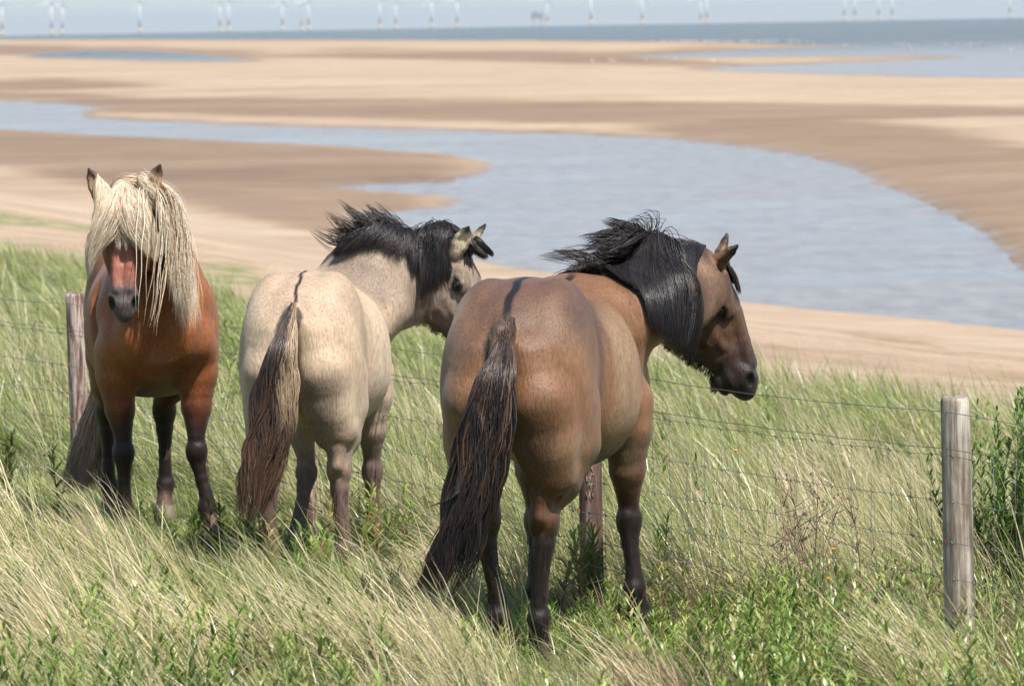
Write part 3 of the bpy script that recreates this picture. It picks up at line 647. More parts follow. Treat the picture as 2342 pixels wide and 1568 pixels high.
def strands(name, roots, dirs, length, steps, rad, cols, mat, parent, grav=1.0, wind=(0, 0, 0), field=None, clump=None, curl=.0, stiff=.6, off=.006, gather=.72, guide=None, seed=1, nside=3, gpow=1.0):
    """many thin tapered hairs; each walks from its root, bends with weight and wind and is pushed off the body"""
    r = np.random.default_rng(seed); n = len(roots); P = np.array(roots, float); D = np.broadcast_to(np.asarray(dirs, float), (n, 3)).copy(); D /= np.linalg.norm(D, axis=1)[:, None]
    stiff = stiff**(22/steps) if stiff < .72 else stiff**1.25
    L = np.broadcast_to(np.asarray(length, float), (n,)); st = L/steps; pts = [P.copy()]
    ph = r.random(n)*6.28; fr = 1+r.random(n); wind = np.broadcast_to(np.asarray(wind, float), (n, 3))
    if clump is None: clump = r.integers(0, max(n//25, 1), n)
    cph = r.random(clump.max()+1)*6.28; ph = cph[clump]+ph*.12; fr = (1+r.random(clump.max()+1))[clump]+.15*fr
    for i in range(steps):
        tt = (i+1)/steps
        pull = np.array([0, 0, -1.0])*grav*(.8+.3*tt)+wind*(.6+.7*tt)
        if guide is not None: pull = pull+guide(P, tt)
        D = D*stiff+pull*(1-stiff); D /= np.linalg.norm(D, axis=1)[:, None]+1e-9
        if curl: 
            a = ph+fr*tt*9; D = D+curl*np.stack([np.sin(a), np.cos(a*1.1), .4*np.sin(a*.7+1)], 1); D /= np.linalg.norm(D, axis=1)[:, None]
        P = P+D*st[:, None]
        if field is not None:
            for _ in range(2):
                d = field.sample(P); of = .004+np.broadcast_to(off, (n,))*min(1, tt*2.2); m = d < of
                if m.any(): P[m] += field.grad(P[m])*(of[m]-d[m])[:, None]
            D2 = P-pts[-1]; D = D2/(np.linalg.norm(D2, axis=1)[:, None]+1e-9)
        pts.append(P.copy())
    Pt = np.stack(pts, 1)                                    # n, steps+1, 3
    if guide is None or True:                               # gather hairs into locks towards the tips
        K = clump.max()+1; cnt = np.bincount(clump, minlength=K)[:, None, None]+1e-9
        S_ = np.zeros((K,)+Pt.shape[1:]); np.add.at(S_, clump, Pt); S_ /= cnt
        w = (np.linspace(0, 1, steps+1)**1.3*gather)[None, :, None]; Pt = Pt*(1-w)+S_[clump]*w
    return strand_mesh(name, Pt, rad, cols, mat, parent, nside)
def strand_mesh(name, Pt, rad, cols, mat, parent, nside=3):
    n, m, _ = Pt.shape; T = np.gradient(Pt, axis=1); T /= np.linalg.norm(T, axis=2)[..., None]+1e-9
    A = np.empty_like(T); a0 = np.cross(T[:, 0], np.random.default_rng(n).normal(size=(n, 3))); A[:, 0] = a0/(np.linalg.norm(a0, axis=1)[:, None]+1e-9)
    for i_ in range(1, m):                                  # carry the cross-section along without twisting it
        a_ = A[:, i_-1]-T[:, i_]*(A[:, i_-1]*T[:, i_]).sum(1)[:, None]; A[:, i_] = a_/(np.linalg.norm(a_, axis=1)[:, None]+1e-9)
    B = np.cross(T, A)
    rr_ = np.broadcast_to(np.asarray(rad, float), (n,))[:, None]*np.interp(np.linspace(0, 1, m), [0, .15, .7, 1], [.8, 1, .8, .08])[None, :]
    th = np.arange(nside)*2*math.pi/nside
    V = Pt[:, :, None]+rr_[:, :, None, None]*(np.cos(th)[None, None, :, None]*A[:, :, None]+np.sin(th)[None, None, :, None]*B[:, :, None])
    b = (np.arange(n)*m*nside)[:, None, None]; i = np.arange(m-1)[None, :, None]*nside; j = np.arange(nside)[None, None, :]; j2 = (j+1) % nside
    F = np.stack([b+i+j, b+i+j2, b+i+nside+j2, b+i+nside+j], -1).reshape(-1, 4)
    C_ = np.repeat(np.asarray(cols)[:, None], m*nside, 1).reshape(-1, 3) if len(cols) == n else cols
    return mesh_obj(name, V.reshape(-1, 3), F, mat, parent, True, cols=C_)
def hair_cols(n, pal, wts, seed=1, jit=.15):
    r = np.random.default_rng(seed); c = np.array(pal)[r.choice(len(pal), n, p=np.array(wts)/sum(wts))]; return np.clip(c*(1+jit*(r.random((n, 1))*2-1)), 0, 1)
def snap(F, P, it=8):
    P = np.array(P, float)
    for _ in range(it): P -= F.grad(P)*F.sample(P)[:, None]*.9
    return P
# ---------------------------------------------------------------- the three horses
RES = .012 if QUICK else .007
def place_horse(H, name='horse'):
    fw = H['dir']; hd = math.atan2(fw[1], fw[0]); x, y = H['at']
    z = float(ground0(x, y))+H.get('dz', 0); sc = H.get('scale', 1.0)
    root = empty(name, (x, y, z), hd); root.scale = (sc,)*3
    F = build_horse_field(H, RES); V, Q = F.mesh(); C = paint(H, V)
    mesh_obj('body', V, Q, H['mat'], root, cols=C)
    A, g = H['_A'], H['_g']
    for s in (-1, 1):
        mb = MB(); c = g((.192, s*.0895, -.050)); n_ = 14; th_ = np.linspace(0, math.pi, n_)
        R_ = .0215*H.get('head', 1.0); Pp = np.array([c+A[:, 1]*R_*math.cos(a) for a in th_]); rad = R_*np.sin(th_)+1e-4
        mb.tube(Pp, rad, 18); mb.build('eye', EYEM, root)
    return root
def to_local(H, P):                                        # world point -> horse frame
    fw = nrm([H['dir'][0], H['dir'][1], 0]); lf = np.array([-fw[1], fw[0], 0]); x, y = H['at']; z = float(ground0(x, y))+H.get('dz', 0)
    d = np.asarray(P, float)-np.array([x, y, z]); return np.array([d@fw, d@lf, d[2]])/H.get('scale', 1.0)
def dir_local(H, v):
    fw = nrm([H['dir'][0], H['dir'][1], 0]); lf = np.array([-fw[1], fw[0], 0]); v = np.asarray(v, float); return nrm([v@fw, v@lf, v[2]])

def LP(H, px, py, Y): return tuple(to_local(H, at(px, py, Y)))
HB = dict(at=(.142, 19.9), dir=(.22, .9755), scale=1.0, tone=.62)    # bay dun, front right of the group
HB.update(
    hind=[((-.42, -.178, .80), (-.66, -.105, .47), (-.665, -.085, .16), (-.62, -.075, 0)),
          ((-.42, .178, .80), (-.60, .12, .47), (-.575, .08, .16), (-.53, .07, 0))],
    fore=[((.42, -.185, .74), (.47, -.18, .40), (.46, -.20, .15), (.50, -.21, 0)),
          ((.42, .175, .74), (.47, .17, .40), (.45, .17, .15), (.49, .17, 0))],
    dock=[(-.70, 0, 1.20), (-.80, .005, 1.17), (-.855, .015, 1.08), (-.87, .03, .97)],
    poll=(1,0,1))
HB['poll'] = LP(HB, 1637, 583, 20.85); HB['nose'] = dir_local(HB, (.36, -.05, -.93)); HB['dorsal'] = dir_local(HB, (.93, -.14, .36)); HB['head'] = 1.03
HB['neck'] = [((.45, 0, 1.03), .17, .29, (-.1, 1, 0)), (LP(HB, 1440, 692, 20.45), .135, .235, (-.85, .5, 0)), (LP(HB, 1505, 672, 20.6), .115, .20, (-.95, .3, 0)), (LP(HB, 1565, 652, 20.72), .095, .165, (-.97, .25, 0)), (LP(HB, 1615, 632, 20.8), .080, .12, (-.97, .25, 0))]
HB['ears'] = [(1, (-.060, .085, .050), (.5, .3, .7)), (-1, (-.010, -.095, .098), (.7, -.4, -.1), (.050, -.070, -.050))]
HB['coat'] = dict(dockc=(.02, .015, .013), crown=(.02, .015, .015), body=(.29, .140, .068), belly=(.18, .125, .075), edge=(.10, .055, .035), lite=(.46, .29, .165), under=(.08, .045, .03), croup=(.18, .095, .058), leg_up=(.12, .052, .026), leg=(.018, .010, .008), hoof=(.05, .04, .035), stripe=(.012, .009, .009), sw=.021,
                  neck=(.12, .06, .035), head=(.125, .062, .037), jaw=(.022, .013, .012), nose=(.09, .048, .036), muzzle=(.045, .028, .026), eye=(.010, .007, .006), ear=(.24, .12, .06), ear_in=(.16, .09, .05), ear_tip=(.02, .012, .01), mz=(.30, .44))
HB['mat'] = coat_material('bay_dun_coat', .44, .04, .34)

HG = dict(at=(-.805, 23.05), dir=(.105, .9945), scale=.95, tone=.84)  # pale grullo, middle
HG.update(
    hind=[((-.42, -.178, .80), (-.66, -.165, .47), (-.67, -.18, .16), (-.62, -.20, 0)),
          ((-.42, .178, .80), (-.64, .14, .47), (-.65, .14, .16), (-.60, .13, 0))],
    fore=[((.42, -.17, .74), (.47, -.16, .40), (.46, -.17, .15), (.50, -.17, 0)),
          ((.42, .17, .74), (.44, .135, .40), (.38, .165, .15), (.36, .19, 0))],
    dock=[(-.70, 0, 1.20), (-.80, .01, 1.17), (-.85, .03, 1.08), (-.865, .05, .97)],
    poll=(1,0,1))
HG['poll'] = LP(HG, 1060, 541, 23.5); HG['nose'] = dir_local(HG, (.24, -.14, -.95)); HG['dorsal'] = dir_local(HG, (.90, -.30, .28)); HG['head'] = 1.10
HG['neck'] = [((.45, 0, 1.05), .17, .29, (-.1, 1, 0)), (LP(HG, 850, 652, 23.45), .135, .25, (-.85, .5, 0)), (LP(HG, 905, 642, 23.5), .12, .22, (-1, .1, 0)), (LP(HG, 965, 625, 23.55), .10, .18, (-1, .1, 0)), (LP(HG, 1025, 600, 23.55), .085, .13, (-1, .1, 0))]
HG['ears'] = [(1, (-.035, .078, .070), (.5, .3, .5)), (-1, (-.025, -.082, .062), (.3, -.8, .1))]
HG['coat'] = dict(dockc=(.06, .04, .03), crown=(.03, .02, .02), body=(.52, .385, .265), belly=(.40, .31, .225), edge=(.36, .26, .18), lite=(.60, .47, .34), under=(.12, .09, .07), croup=(.45, .33, .23), leg_up=(.24, .165, .125), leg=(.13, .085, .07), hoof=(.03, .025, .022), stripe=(.03, .022, .02), sw=.011,
                  mott=.10, neck=(.27, .205, .155), head=(.245, .185, .14), jaw=(.14, .09, .065), nose=(.10, .07, .055), muzzle=(.05, .04, .035), eye=(.045, .03, .028), ear=(.30, .24, .17), ear_in=(.46, .40, .27), ear_tip=(.02, .016, .015), mz=(.30, .44))
HG['mat'] = coat_material('pale_dun_coat', .62, .05, .22)

HC = dict(at=(-1.62, 24.65), dir=(.12, -.993), scale=1.0, wide=1.0, tone=.74)   # flaxen chestnut, left, facing the camera
HC.update(
    hind=[((-.42, -.178, .80), (-.66, -.17, .47), (-.66, -.17, .16), (-.61, -.17, 0)),
          ((-.42, .178, .80), (-.62, .09, .47), (-.63, .09, .16), (-.58, .08, 0))],
    fore=[((.44, -.175, .74), (.48, -.155, .40), (.47, -.155, .15), (.51, -.15, 0)),
          ((.44, .175, .74), (.50, .165, .40), (.52, .205, .15), (.56, .225, 0))],
    dock=[(-.70, 0, 1.20), (-.80, -.02, 1.17), (-.86, -.05, 1.08), (-.89, -.09, .97)],
    poll=(1,0,1))
HC['poll'] = LP(HC, 283, 428, 23.75); HC['nose'] = dir_local(HC, (-.01, -.33, -.94)); HC['dorsal'] = dir_local(HC, (-.03, -.94, .33)); HC['head'] = 1.07
HC['neck'] = [((.48, 0, 1.08), .165, .28, (0, 1, 0)), ((.60, -.03, 1.20), .14, .225, (0, 1, 0)), ((.72, -.08, 1.31), .115, .185, (.1, 1, 0)), ((.82, -.12, 1.40), .10, .15, (0, 1, 0)), ((.89, -.145, 1.47), .085, .11, (0, 1, 0))]
HC['ears'] = [(1, (-.082, .150, .035), (.2, .1, .9), (.045, .092, -.025)), (-1, (-.070, -.138, .030), (.2, -.1, .9), (.050, -.084, -.030))]
HC['coat'] = dict(body=(.31, .103, .034), belly=(.22, .08, .035), under=(.12, .05, .03), croup=(.33, .12, .043), leg_up=(.15, .042, .018), leg=(.022, .010, .007), pastern=(.12, .062, .040), hoof=(.22, .17, .13), stripe=None, sw=.02,
                  head=(.28, .095, .038), jaw=(.20, .065, .03), nose=(.36, .125, .065), muzzle=(.135, .105, .10), eye=(.02, .012, .01), ear=(.42, .17, .07), ear_in=(.55, .36, .24), ear_tip=(.05, .025, .015), blaze=(.38, .145, .10), crown=(.62, .50, .36), mz=(.37, .43))
HC['legtop'] = (.80, .55)
HC['mat'] = coat_material('chestnut_coat', .50, .04, .30)
rb = place_horse(HB); tag(rb, 'brown dun horse with black mane seen from behind, frontmost, its head over the fence wire', 'horse', 'horses standing by the dune fence')
rg_ = place_horse(HG); tag(rg_, 'pale dun horse with black mane seen from behind, between the other two horses', 'horse', 'horses standing by the dune fence')
rc = place_horse(HC); tag(rc, 'chestnut horse facing the camera with a blond mane over its face', 'horse', 'horses standing by the dune fence')
# ---------------------------------------------------------------- manes, forelocks, tails, beards and feather
HD = .45 if QUICK else 1.0
def crest(H, n, t0, t1, spread=.02, seed=5):
    """roots along the top line of the neck; t=0 withers, t=1 poll"""
    r = np.random.default_rng(seed); NS = H['_neck']; F = H['_F']; t = t0+(t1-t0)*r.random(n)
    k = np.linspace(0, 1, len(NS)); P = np.stack([np.interp(t, k, NS[:, i]) for i in range(3)], 1); B_ = np.interp(t, k, NS[:, 4])
    P = P+np.array([0, 0, 1.0])*(B_+.02)[:, None]
    sd = np.stack([np.interp(t, k, NS[:, 5+i]) for i in range(3)], 1); sd /= np.linalg.norm(sd, axis=1)[:, None]
    P = P+sd*(spread*r.standard_normal(n))[:, None]
    P = snap(F, P, 6); return P, t, sd
def lock_ids(t, per, seed, lat=None):
    """neighbouring roots share a lock"""
    r = np.random.default_rng(seed); o = np.argsort(t+.012*r.standard_normal(len(t))); c = np.empty(len(t), int); c[o] = np.arange(len(t))//per; return c
def V3(H, v): return dir_local(H, v)
BLK = [(.010, .009, .010), (.016, .012, .012), (.045, .022, .014), (.022, .018, .02)]
# --- bay dun: long mane combed over the near side, blown up and back at the withers
H = HB; F = H['_F']; cs, wl, up = V3(H, (0, -1, 0)), V3(H, (-1, 0, 0)), np.array([0, 0, 1.0])
n = int(10000*HD); P, t, sd = crest(H, n, .14, 1.0, .018, 11); r = np.random.default_rng(12)
L = np.interp(t, [.14, .30, .45, .65, .85, 1.0], [.26, .42, .64, .58, .43, .33])*(.75+.35*r.random(n))
D0 = up*.35+cs*1.0+.10*r.standard_normal((n, 3))
strands('mane', P, D0, L, 16, .0016, hair_cols(n, BLK, [5, 4, 1, 3], 1), HAIRM, rb, grav=.95, wind=wl[None]*(.02+.36*sstep(.45, .7, t)+.16*sstep(.70, .95, t))[:, None], field=F, clump=lock_ids(t, 44, 2), curl=.04, stiff=.70, gather=.74, off=.006+.030*r.random(n), seed=3)
n = int(1900*HD); P, t, sd = crest(H, n, .06, .40, .022, 21); r = np.random.default_rng(22); cl = lock_ids(t, 22, 5); k_ = r.random(cl.max()+1)[cl]
dv = r.normal(0, 1, (cl.max()+1, 3))[cl]; w = wl[None]*(.75+.45*k_)[:, None]+up[None]*(.45*k_-.30)[:, None]+.30*dv
strands('mane', P, up*1.0+wl*(.5)+cs*.2+.22*r.standard_normal((n, 3))+.45*dv, (.09+.18*k_**1.7)*(.55+.65*r.random(n)), 14, .0014, hair_cols(n, BLK, [5, 4, 3, 3], 4), HAIRM, rb, grav=.42, wind=w, field=F, clump=cl, curl=.18, stiff=.84, off=.006+.02*r.random(n), gather=.80, seed=6)
n = int(420*HD); P, t, sd = crest(H, n, .30, 1.0, .02, 31); r = np.random.default_rng(32)
strands('mane', P, up*.8+wl*1.1+.35*r.standard_normal((n, 3)), .10+.08*r.random(n), 10, .0013, hair_cols(n, BLK, [4, 4, 2, 3], 7), HAIRM, rb, grav=.3, wind=wl*.8, field=F, clump=lock_ids(t, 6, 8), curl=.2, stiff=.75, gather=.5, seed=8)
def forelock(H, root, n, L, y0, y1, colr, mat, wind, seed, spread=1.6, rad=.0016, offm=.02, curl=.05, grav=1.0, x0=.0, x1=.05, stiff=.7, steps=14, per=22, zf=.05, gather=.72, guide=None):
    r = np.random.default_rng(seed); A, g, F = H['_A'], H['_g'], H['_F']; a = r.random(n); yy = y0+(y1-y0)*a; xx = x0+(x1-x0)*r.random(n)**1.4
    P = snap(F, np.array([g((x_, y_, zf)) for x_, y_ in zip(xx, yy)]), 5)
    D0 = A[:, 0][None]*.8+A[:, 2][None]*.35+A[:, 1][None]*(yy/.05*.35*spread)[:, None]+.12*r.standard_normal((n, 3))
    return strands('forelock', P, D0, L*(.65+.45*r.random(n)), steps, rad, colr, mat, root, grav=grav, wind=wind[None]+A[:, 1][None]*(yy/.05*.09*spread)[:, None], field=F, clump=lock_ids(a, per, seed+1), curl=curl, stiff=stiff, off=.005+offm*r.random(n), gather=gather, guide=guide, seed=seed+2)
n = int(450*HD); forelock(HB, rb, n, .17, -.025, .025, hair_cols(n, BLK, [5, 4, 2, 3], 9), HAIRM, V3(HB, (-.2, 0, 0)), 41)
# --- pale dun: shorter tousled mane, long tress behind the ear
H = HG; F = H['_F']; cs, wl = V3(H, (0, -1, 0)), V3(H, (-1, 0, 0))
n = int(5600*HD); P, t, sd = crest(H, n, .16, .93, .022, 51); r = np.random.default_rng(52); cl = lock_ids(t, 36, 3); k_ = r.random(cl.max()+1)[cl]
L = np.interp(t, [.16, .5, .8, 1.0], [.17, .20, .24, .22])*(.75+.5*k_)
strands('mane', P, up*.6+cs*.9+.25*r.standard_normal((n, 3)), L, 13, .0015, hair_cols(n, BLK, [5, 4, 2, 3], 10), HAIRM, rg_, grav=.75, wind=wl[None]*(.1+.7*(1-t))[:, None]-wl[None]*(.25*t)[:, None]+.2*(k_[:, None]-.5)*wl[None], field=F, clump=cl, curl=.12, stiff=.72, off=.006+.03*r.random(n), seed=13, gather=.62)
n = int(2000*HD); P, t, sd = crest(H, n, .80, .99, .02, 61); r = np.random.default_rng(62)
strands('mane', P, up*.4+cs*1.0-wl*.2+.1*r.standard_normal((n, 3)), .42*(.7+.35*r.random(n)), 15, .0015, hair_cols(n, BLK, [5, 4, 2, 3], 14), HAIRM, rg_, grav=1, wind=wl*.05, field=F, clump=lock_ids(t, 30, 4), curl=.05, stiff=.70, off=.006+.035*r.random(n), seed=15)
n = int(950*HD); P, t, sd = crest(H, n, .06, .62, .025, 71); r = np.random.default_rng(72); cl = lock_ids(t, 13, 6); k_ = r.random(cl.max()+1)[cl]
strands('mane', P, up*.8+wl*(.5)+.25*r.standard_normal((n, 3))+.6*r.normal(0, 1, (cl.max()+1, 3))[cl], (.07+.12*k_)*(.5+.8*r.random(n)), 12, .0013, hair_cols(n, BLK, [3, 4, 4, 2], 16), HAIRM, rg_, grav=.25, wind=wl[None]*(.55+.3*k_[:, None])+up[None]*(1.0*k_)[:, None], field=F, clump=cl, curl=.16, stiff=.74, gather=.7, seed=17)
n = int(500*HD); forelock(HG, rg_, n, .12, -.022, .022, hair_cols(n, BLK, [5, 4, 2, 3], 18), HAIRM, V3(HG, (.02, 0, 0)), 81, offm=.03, curl=.12)
# --- chestnut: heavy flaxen forelock and mane
FLX = [(.66, .54, .395), (.75, .65, .505), (.50, .36, .23), (.30, .18, .10)]
H = HC; F = H['_F']; A = H['_A']
fw_, lf_ = V3(H, (0, -1, 0)), V3(H, (1, 0, 0))            # towards the camera, towards picture right
def part(sg, out=.30, k0=.20, w=.062, push=1.0):
    def g_(P, tt):
        q = (P-np.array(HC['poll']))@A; return A[:, 1][None]*(sg*(push*sstep(k0, k0+.06, q[:, 0])*sstep(w+.03, w-.01, np.abs(q[:, 1]))+out*sstep(.05, .12, q[:, 0])*sstep(.15, .11, np.abs(q[:, 1]))))[:, None]
    return g_
nL = int(9500*HD); forelock(HC, rc, nL, .41, -.034, -.002, hair_cols(nL, FLX, [5, 4, 2, 1], 19), HAIRL, lf_*.0, 91, spread=.5, rad=.0010, gather=.42, offm=.034, curl=.10, x0=-.09, x1=.05, zf=.05, per=50, steps=20, guide=part(-1, .40))
nR = int(5000*HD); forelock(HC, rc, nR, .35, -.002, .036, hair_cols(nR, FLX, [5, 4, 2, 1], 20), HAIRL, lf_*.0, 95, spread=.5, rad=.0010, gather=.42, offm=.034, curl=.10, x0=-.09, x1=.05, zf=.05, per=44, steps=18, guide=part(1, .40))
nC = int(500*HD); forelock(HC, rc, nC, .31, -.01, .03, hair_cols(nC, FLX, [5, 4, 2, 1], 120), HAIRL, lf_*.04, 195, spread=.6, rad=.0016, offm=.02, curl=.08, x0=.0, x1=.04, zf=.03, per=40, steps=16)
nM = int(10500*HD); P, t, sd = crest(HC, nM, .35, .90, .02, 97); r = np.random.default_rng(98); cl = lock_ids(t, 34, 9); k_ = r.random(cl.max()+1)[cl]
P = P+lf_*(.03+.03*np.abs(r.standard_normal(nM)))[:, None]; P = snap(F, P, 5)
strands('mane', P, up*.1+lf_*1.3+fw_*.2+.12*r.standard_normal((nM, 3)), (.36+.34*k_**1.5)*(.40+.7*r.random(nM)), 20, .0010, hair_cols(nM, FLX, [5, 4, 2, 1], 21), HAIRL, rc, grav=.95, wind=fw_*.26+lf_[None]*(-.10+.34*r.random(nM))[:, None], guide=part(1, .3, -.3, .11, 1.1), field=F, clump=cl, curl=.10, stiff=.74, gather=.42, off=.008+.05*r.random(nM), seed=22)
nM = int(2400*HD); P = snap(F, np.array([HC['_g']((x_, y_, -.02)) for x_, y_ in zip(np.linspace(-.07, .0, nM), np.random.default_rng(6).uniform(.03, .065, nM))]), 5); r = np.random.default_rng(99)
strands('mane', P, A[:, 2]*.5+lf_*1.1+.1*r.standard_normal((nM, 3)), .46*(.5+.6*r.random(nM)), 18, .0010, hair_cols(nM, FLX, [5, 4, 2, 1], 23), HAIRL, rc, grav=1, wind=lf_*.0+fw_*.2, guide=part(1, .3, -.3, .11, .9), field=F, clump=lock_ids(r.random(nM), 30, 10), curl=.06, stiff=.74, off=.01+.03*r.random(nM), seed=24)
nW = 16; P, t, sd = crest(HC, nW, .5, .85, .02, 101); P = snap(F, P+lf_*.08, 5); r = np.random.default_rng(102)
strands('mane', P, up*.2+lf_+fw_, .62+.15*r.random(nW), 22, .0018, hair_cols(nW, FLX, [3, 4, 2, 1], 25), HAIRL, rc, grav=.9, wind=fw_*.3-lf_*.12, field=F, clump=r.integers(0, 4, nW), curl=.07, stiff=.80, off=.03, seed=26)

def tail_hair(H, root, path, width, Y0, Y1, n, pal_fn, rad=.0022, seed=1, locks=70, depth=.05, wave=.018, mat=None):
    """path: bearings of the tail's middle line from dock to tip; width: half widths there (m)"""
    r = np.random.default_rng(seed); m = 22; k = np.linspace(0, 1, len(path)); tt = np.linspace(0, 1, m)
    Yk = np.interp(tt, [0, .25, 1], [Y0, Y1, Y1-.02]); px = np.interp(tt, k, [q[0] for q in path]); py = np.interp(tt, k, [q[1] for q in path])
    ker = np.array([.25, .5, .25])
    for _ in range(3): px[1:-1] = np.convolve(px, ker, 'valid'); py[1:-1] = np.convolve(py, ker, 'valid')
    C_ = np.array([to_local(H, at(a, b, c)) for a, b, c in zip(px, py, Yk)]); wd = np.interp(tt, k, width)
    lat = V3(H, (1, 0, 0)); dep = V3(H, (0, -1, 0))
    la = r.uniform(-1, 1, locks); lb = r.uniform(-1, 1, locks); lb = lb*np.sqrt(1-.9*la**2); ph = r.random(locks)*6.28; lf2 = r.uniform(.7, 1.0, locks); drift = r.normal(0, .22, locks)
    c = r.integers(0, locks, n); a0 = r.uniform(-1, 1, n); b0 = r.uniform(-1, 1, n)*np.sqrt(1-.9*a0**2); ln = lf2[c]*r.uniform(.80, 1.06, n)
    T = tt[None]*ln[:, None]; q = np.clip(T*1.6, 0, 1)*.86
    a = a0[:, None]*(1-q)+(la[c][:, None]+drift[c][:, None]*T)*q+.10*a0[:, None]*q; b = b0[:, None]*(1-q)+lb[c][:, None]*q+.10*b0[:, None]*q
    W_ = np.interp(T, tt, wd); P = np.stack([np.interp(T, tt, C_[:, i]) for i in range(3)], -1)
    wv = wave*np.sin(ph[c][:, None]+T*13+.3*a0[:, None])*np.clip(T*2.5, 0, 1)+.25*wave*np.sin(T*31+a0[:, None]*9)
    P = P+lat*(a*W_+wv)[..., None]+dep*(b*np.minimum(W_, depth)+.4*wv)[..., None]
    return strand_mesh('tail_hair', P, rad, pal_fn(la[c]*.6+a0*.4, n, r, T, ph[c]), mat or HAIRM, root)
def cols_along(base, tip, T, m=22): return None
def pal_b(a, n, r, T, ph):
    m = T.shape[1]; c1 = hair_cols(n, [(.012, .010, .011), (.022, .016, .015), (.055, .028, .018)], [4, 4, 1], 31); c2 = hair_cols(n, [(.15, .085, .055), (.085, .045, .030), (.028, .02, .018)], [4, 3, 1], 32)
    w = (r.random(n)[:, None] < (.62-.55*T)*(.55+.5*np.sin(ph)[:, None]**2)).astype(float)*sstep(.75, .45, T); w = w[..., None]
    return np.repeat((c1[:, None]*(1-w)+c2[:, None]*w), 3, axis=1).reshape(-1, 3)
def pal_g(a, n, r, T, ph):
    dark = hair_cols(n, [(.022, .016, .016), (.045, .03, .025), (.10, .055, .035)], [4, 3, 1], 33); lite = hair_cols(n, [(.42, .31, .20), (.30, .20, .13)], [2, 1], 34); brn = hair_cols(n, [(.17, .09, .055), (.10, .055, .038), (.26, .16, .10)], [3, 3, 1], 35)
    e = sstep(.05, .5, a+.25*np.sin(ph))[:, None]*sstep(.62, .40, T); f = sstep(.3, .8, T)*(.35+.65*(r.random(n) < .55))[:, None]
    c = dark[:, None]*(1-f[..., None])+brn[:, None]*f[..., None]; c = c*(1-e[..., None])+lite[:, None]*e[..., None]
    return np.repeat(c, 3, axis=1).reshape(-1, 3)
def pal_c(a, n, r, T, ph):
    c = hair_cols(n, [(.44, .30, .20), (.33, .22, .15), (.56, .41, .29)], [3, 3, 2], 36); return np.repeat(np.repeat(c[:, None], T.shape[1], 1), 3, axis=1).reshape(-1, 3)
tail_hair(HB, rb, [(1163, 722), (1150, 800), (1128, 900), (1108, 1000), (1092, 1100), (1064, 1200), (1030, 1295), (1000, 1375)], [.008, .038, .072, .080, .082, .080, .080, .062], 19.16, 18.98, int(9000*HD), pal_b, seed=201, rad=.0016)
tail_hair(HB, rb, [(1140, 850), (1100, 960), (1085, 1060), (1040, 1125), (990, 1160)], [.04, .04, .02, .012, .004], 19.05, 18.95, int(90*HD)+10, pal_b, seed=202, locks=3)
tail_hair(HG, rg_, [(672, 692), (655, 760), (636, 850), (625, 950), (610, 1030), (592, 1110), (562, 1190)], [.008, .040, .072, .085, .085, .072, .040], 22.26, 22.10, int(8000*HD), pal_g, seed=203, rad=.0016)
tail_hair(HC, rc, [(262, 800), (240, 880), (222, 950), (208, 1020), (196, 1085), (184, 1130)], [.04, .055, .065, .085, .10, .10], 25.62, 25.66, int(3400*HD), pal_c, seed=204, rad=.0018, depth=.06, wave=.008)

for H_, rt_, a_, c_ in ((HB, rb, (1158, 742, 19.15), [(.16, .09, .055), (.05, .03, .02)]), (HG, rg_, (670, 712, 22.22), [(.36, .27, .18), (.12, .08, .055)])):
    n = int(900*HD); r = np.random.default_rng(77); c0 = to_local(H_, at(*a_)); P = c0+r.uniform(-1, 1, (n, 3))*np.array([.04, .022, .035]); P = snap(H_['_F'], P, 6); ud = np.array([0, 0, -1.])
    strands('dock_hair', P, H_['_F'].grad(P)*.5+ud+.35*r.standard_normal((n, 3)), .075*(.5+r.random(n)), 8, .0010, hair_cols(n, c_, [3, 2], 78), HAIRM, rt_, grav=.8, wind=V3(H_, (0, -.25, 0)), clump=r.integers(0, n//14+1, n), curl=.12, stiff=.7, gather=.3, seed=79)
def fringe(H, root, name, sel, n, L, cols, grav=1.0, wind=(0, 0, 0), rad=.0009, seed=1, curl=.03, steps=6, per=5):
    """short hair rooted on chosen patches of the skin; sel: list of (centre, radius)"""
    r = np.random.default_rng(seed); F = H['_F']; P = np.concatenate([np.array(c_)+r.uniform(-1, 1, (n//len(sel)+1, 3))*np.array(rd_) for c_, rd_ in sel])[:n]
    P = snap(F, P, 7); Nn = F.grad(P); L = np.asarray(L)*(.5+.7*r.random(n))
    o = np.argsort(P@np.array([1, .7, .3])); cl = np.empty(n, int); cl[o] = np.arange(n)//per
    return strands(name, P, Nn*.35+np.array([0, 0, -1.0])*grav, L, steps, rad, cols, HAIRM, root, grav=grav, wind=wind, clump=cl, curl=curl, stiff=.75, gather=.6, seed=seed)
for H, root, nn, LL, sd_ in ((HB, rb, 700, .034, 301), (HG, rg_, 400, .025, 302), (HC, rc, 260, .04, 303)):
    g = H['_g']; pal = [(.012, .010, .010), (.04, .022, .015)] if H is not HC else [(.45, .33, .2), (.3, .15, .07)]
    n = int(nn*HD)+5
    fringe(H, root, 'beard', [(g((x_, 0, z_-.03)), (.03, .03, .02)) for x_, z_ in ((.20, -.285), (.25, -.27), (.30, -.235), (.35, -.20), (.40, -.17), (.44, -.17))], n, LL, hair_cols(n, pal, [3, 1], sd_), seed=sd_, wind=V3(H, (-.15, 0, 0)))
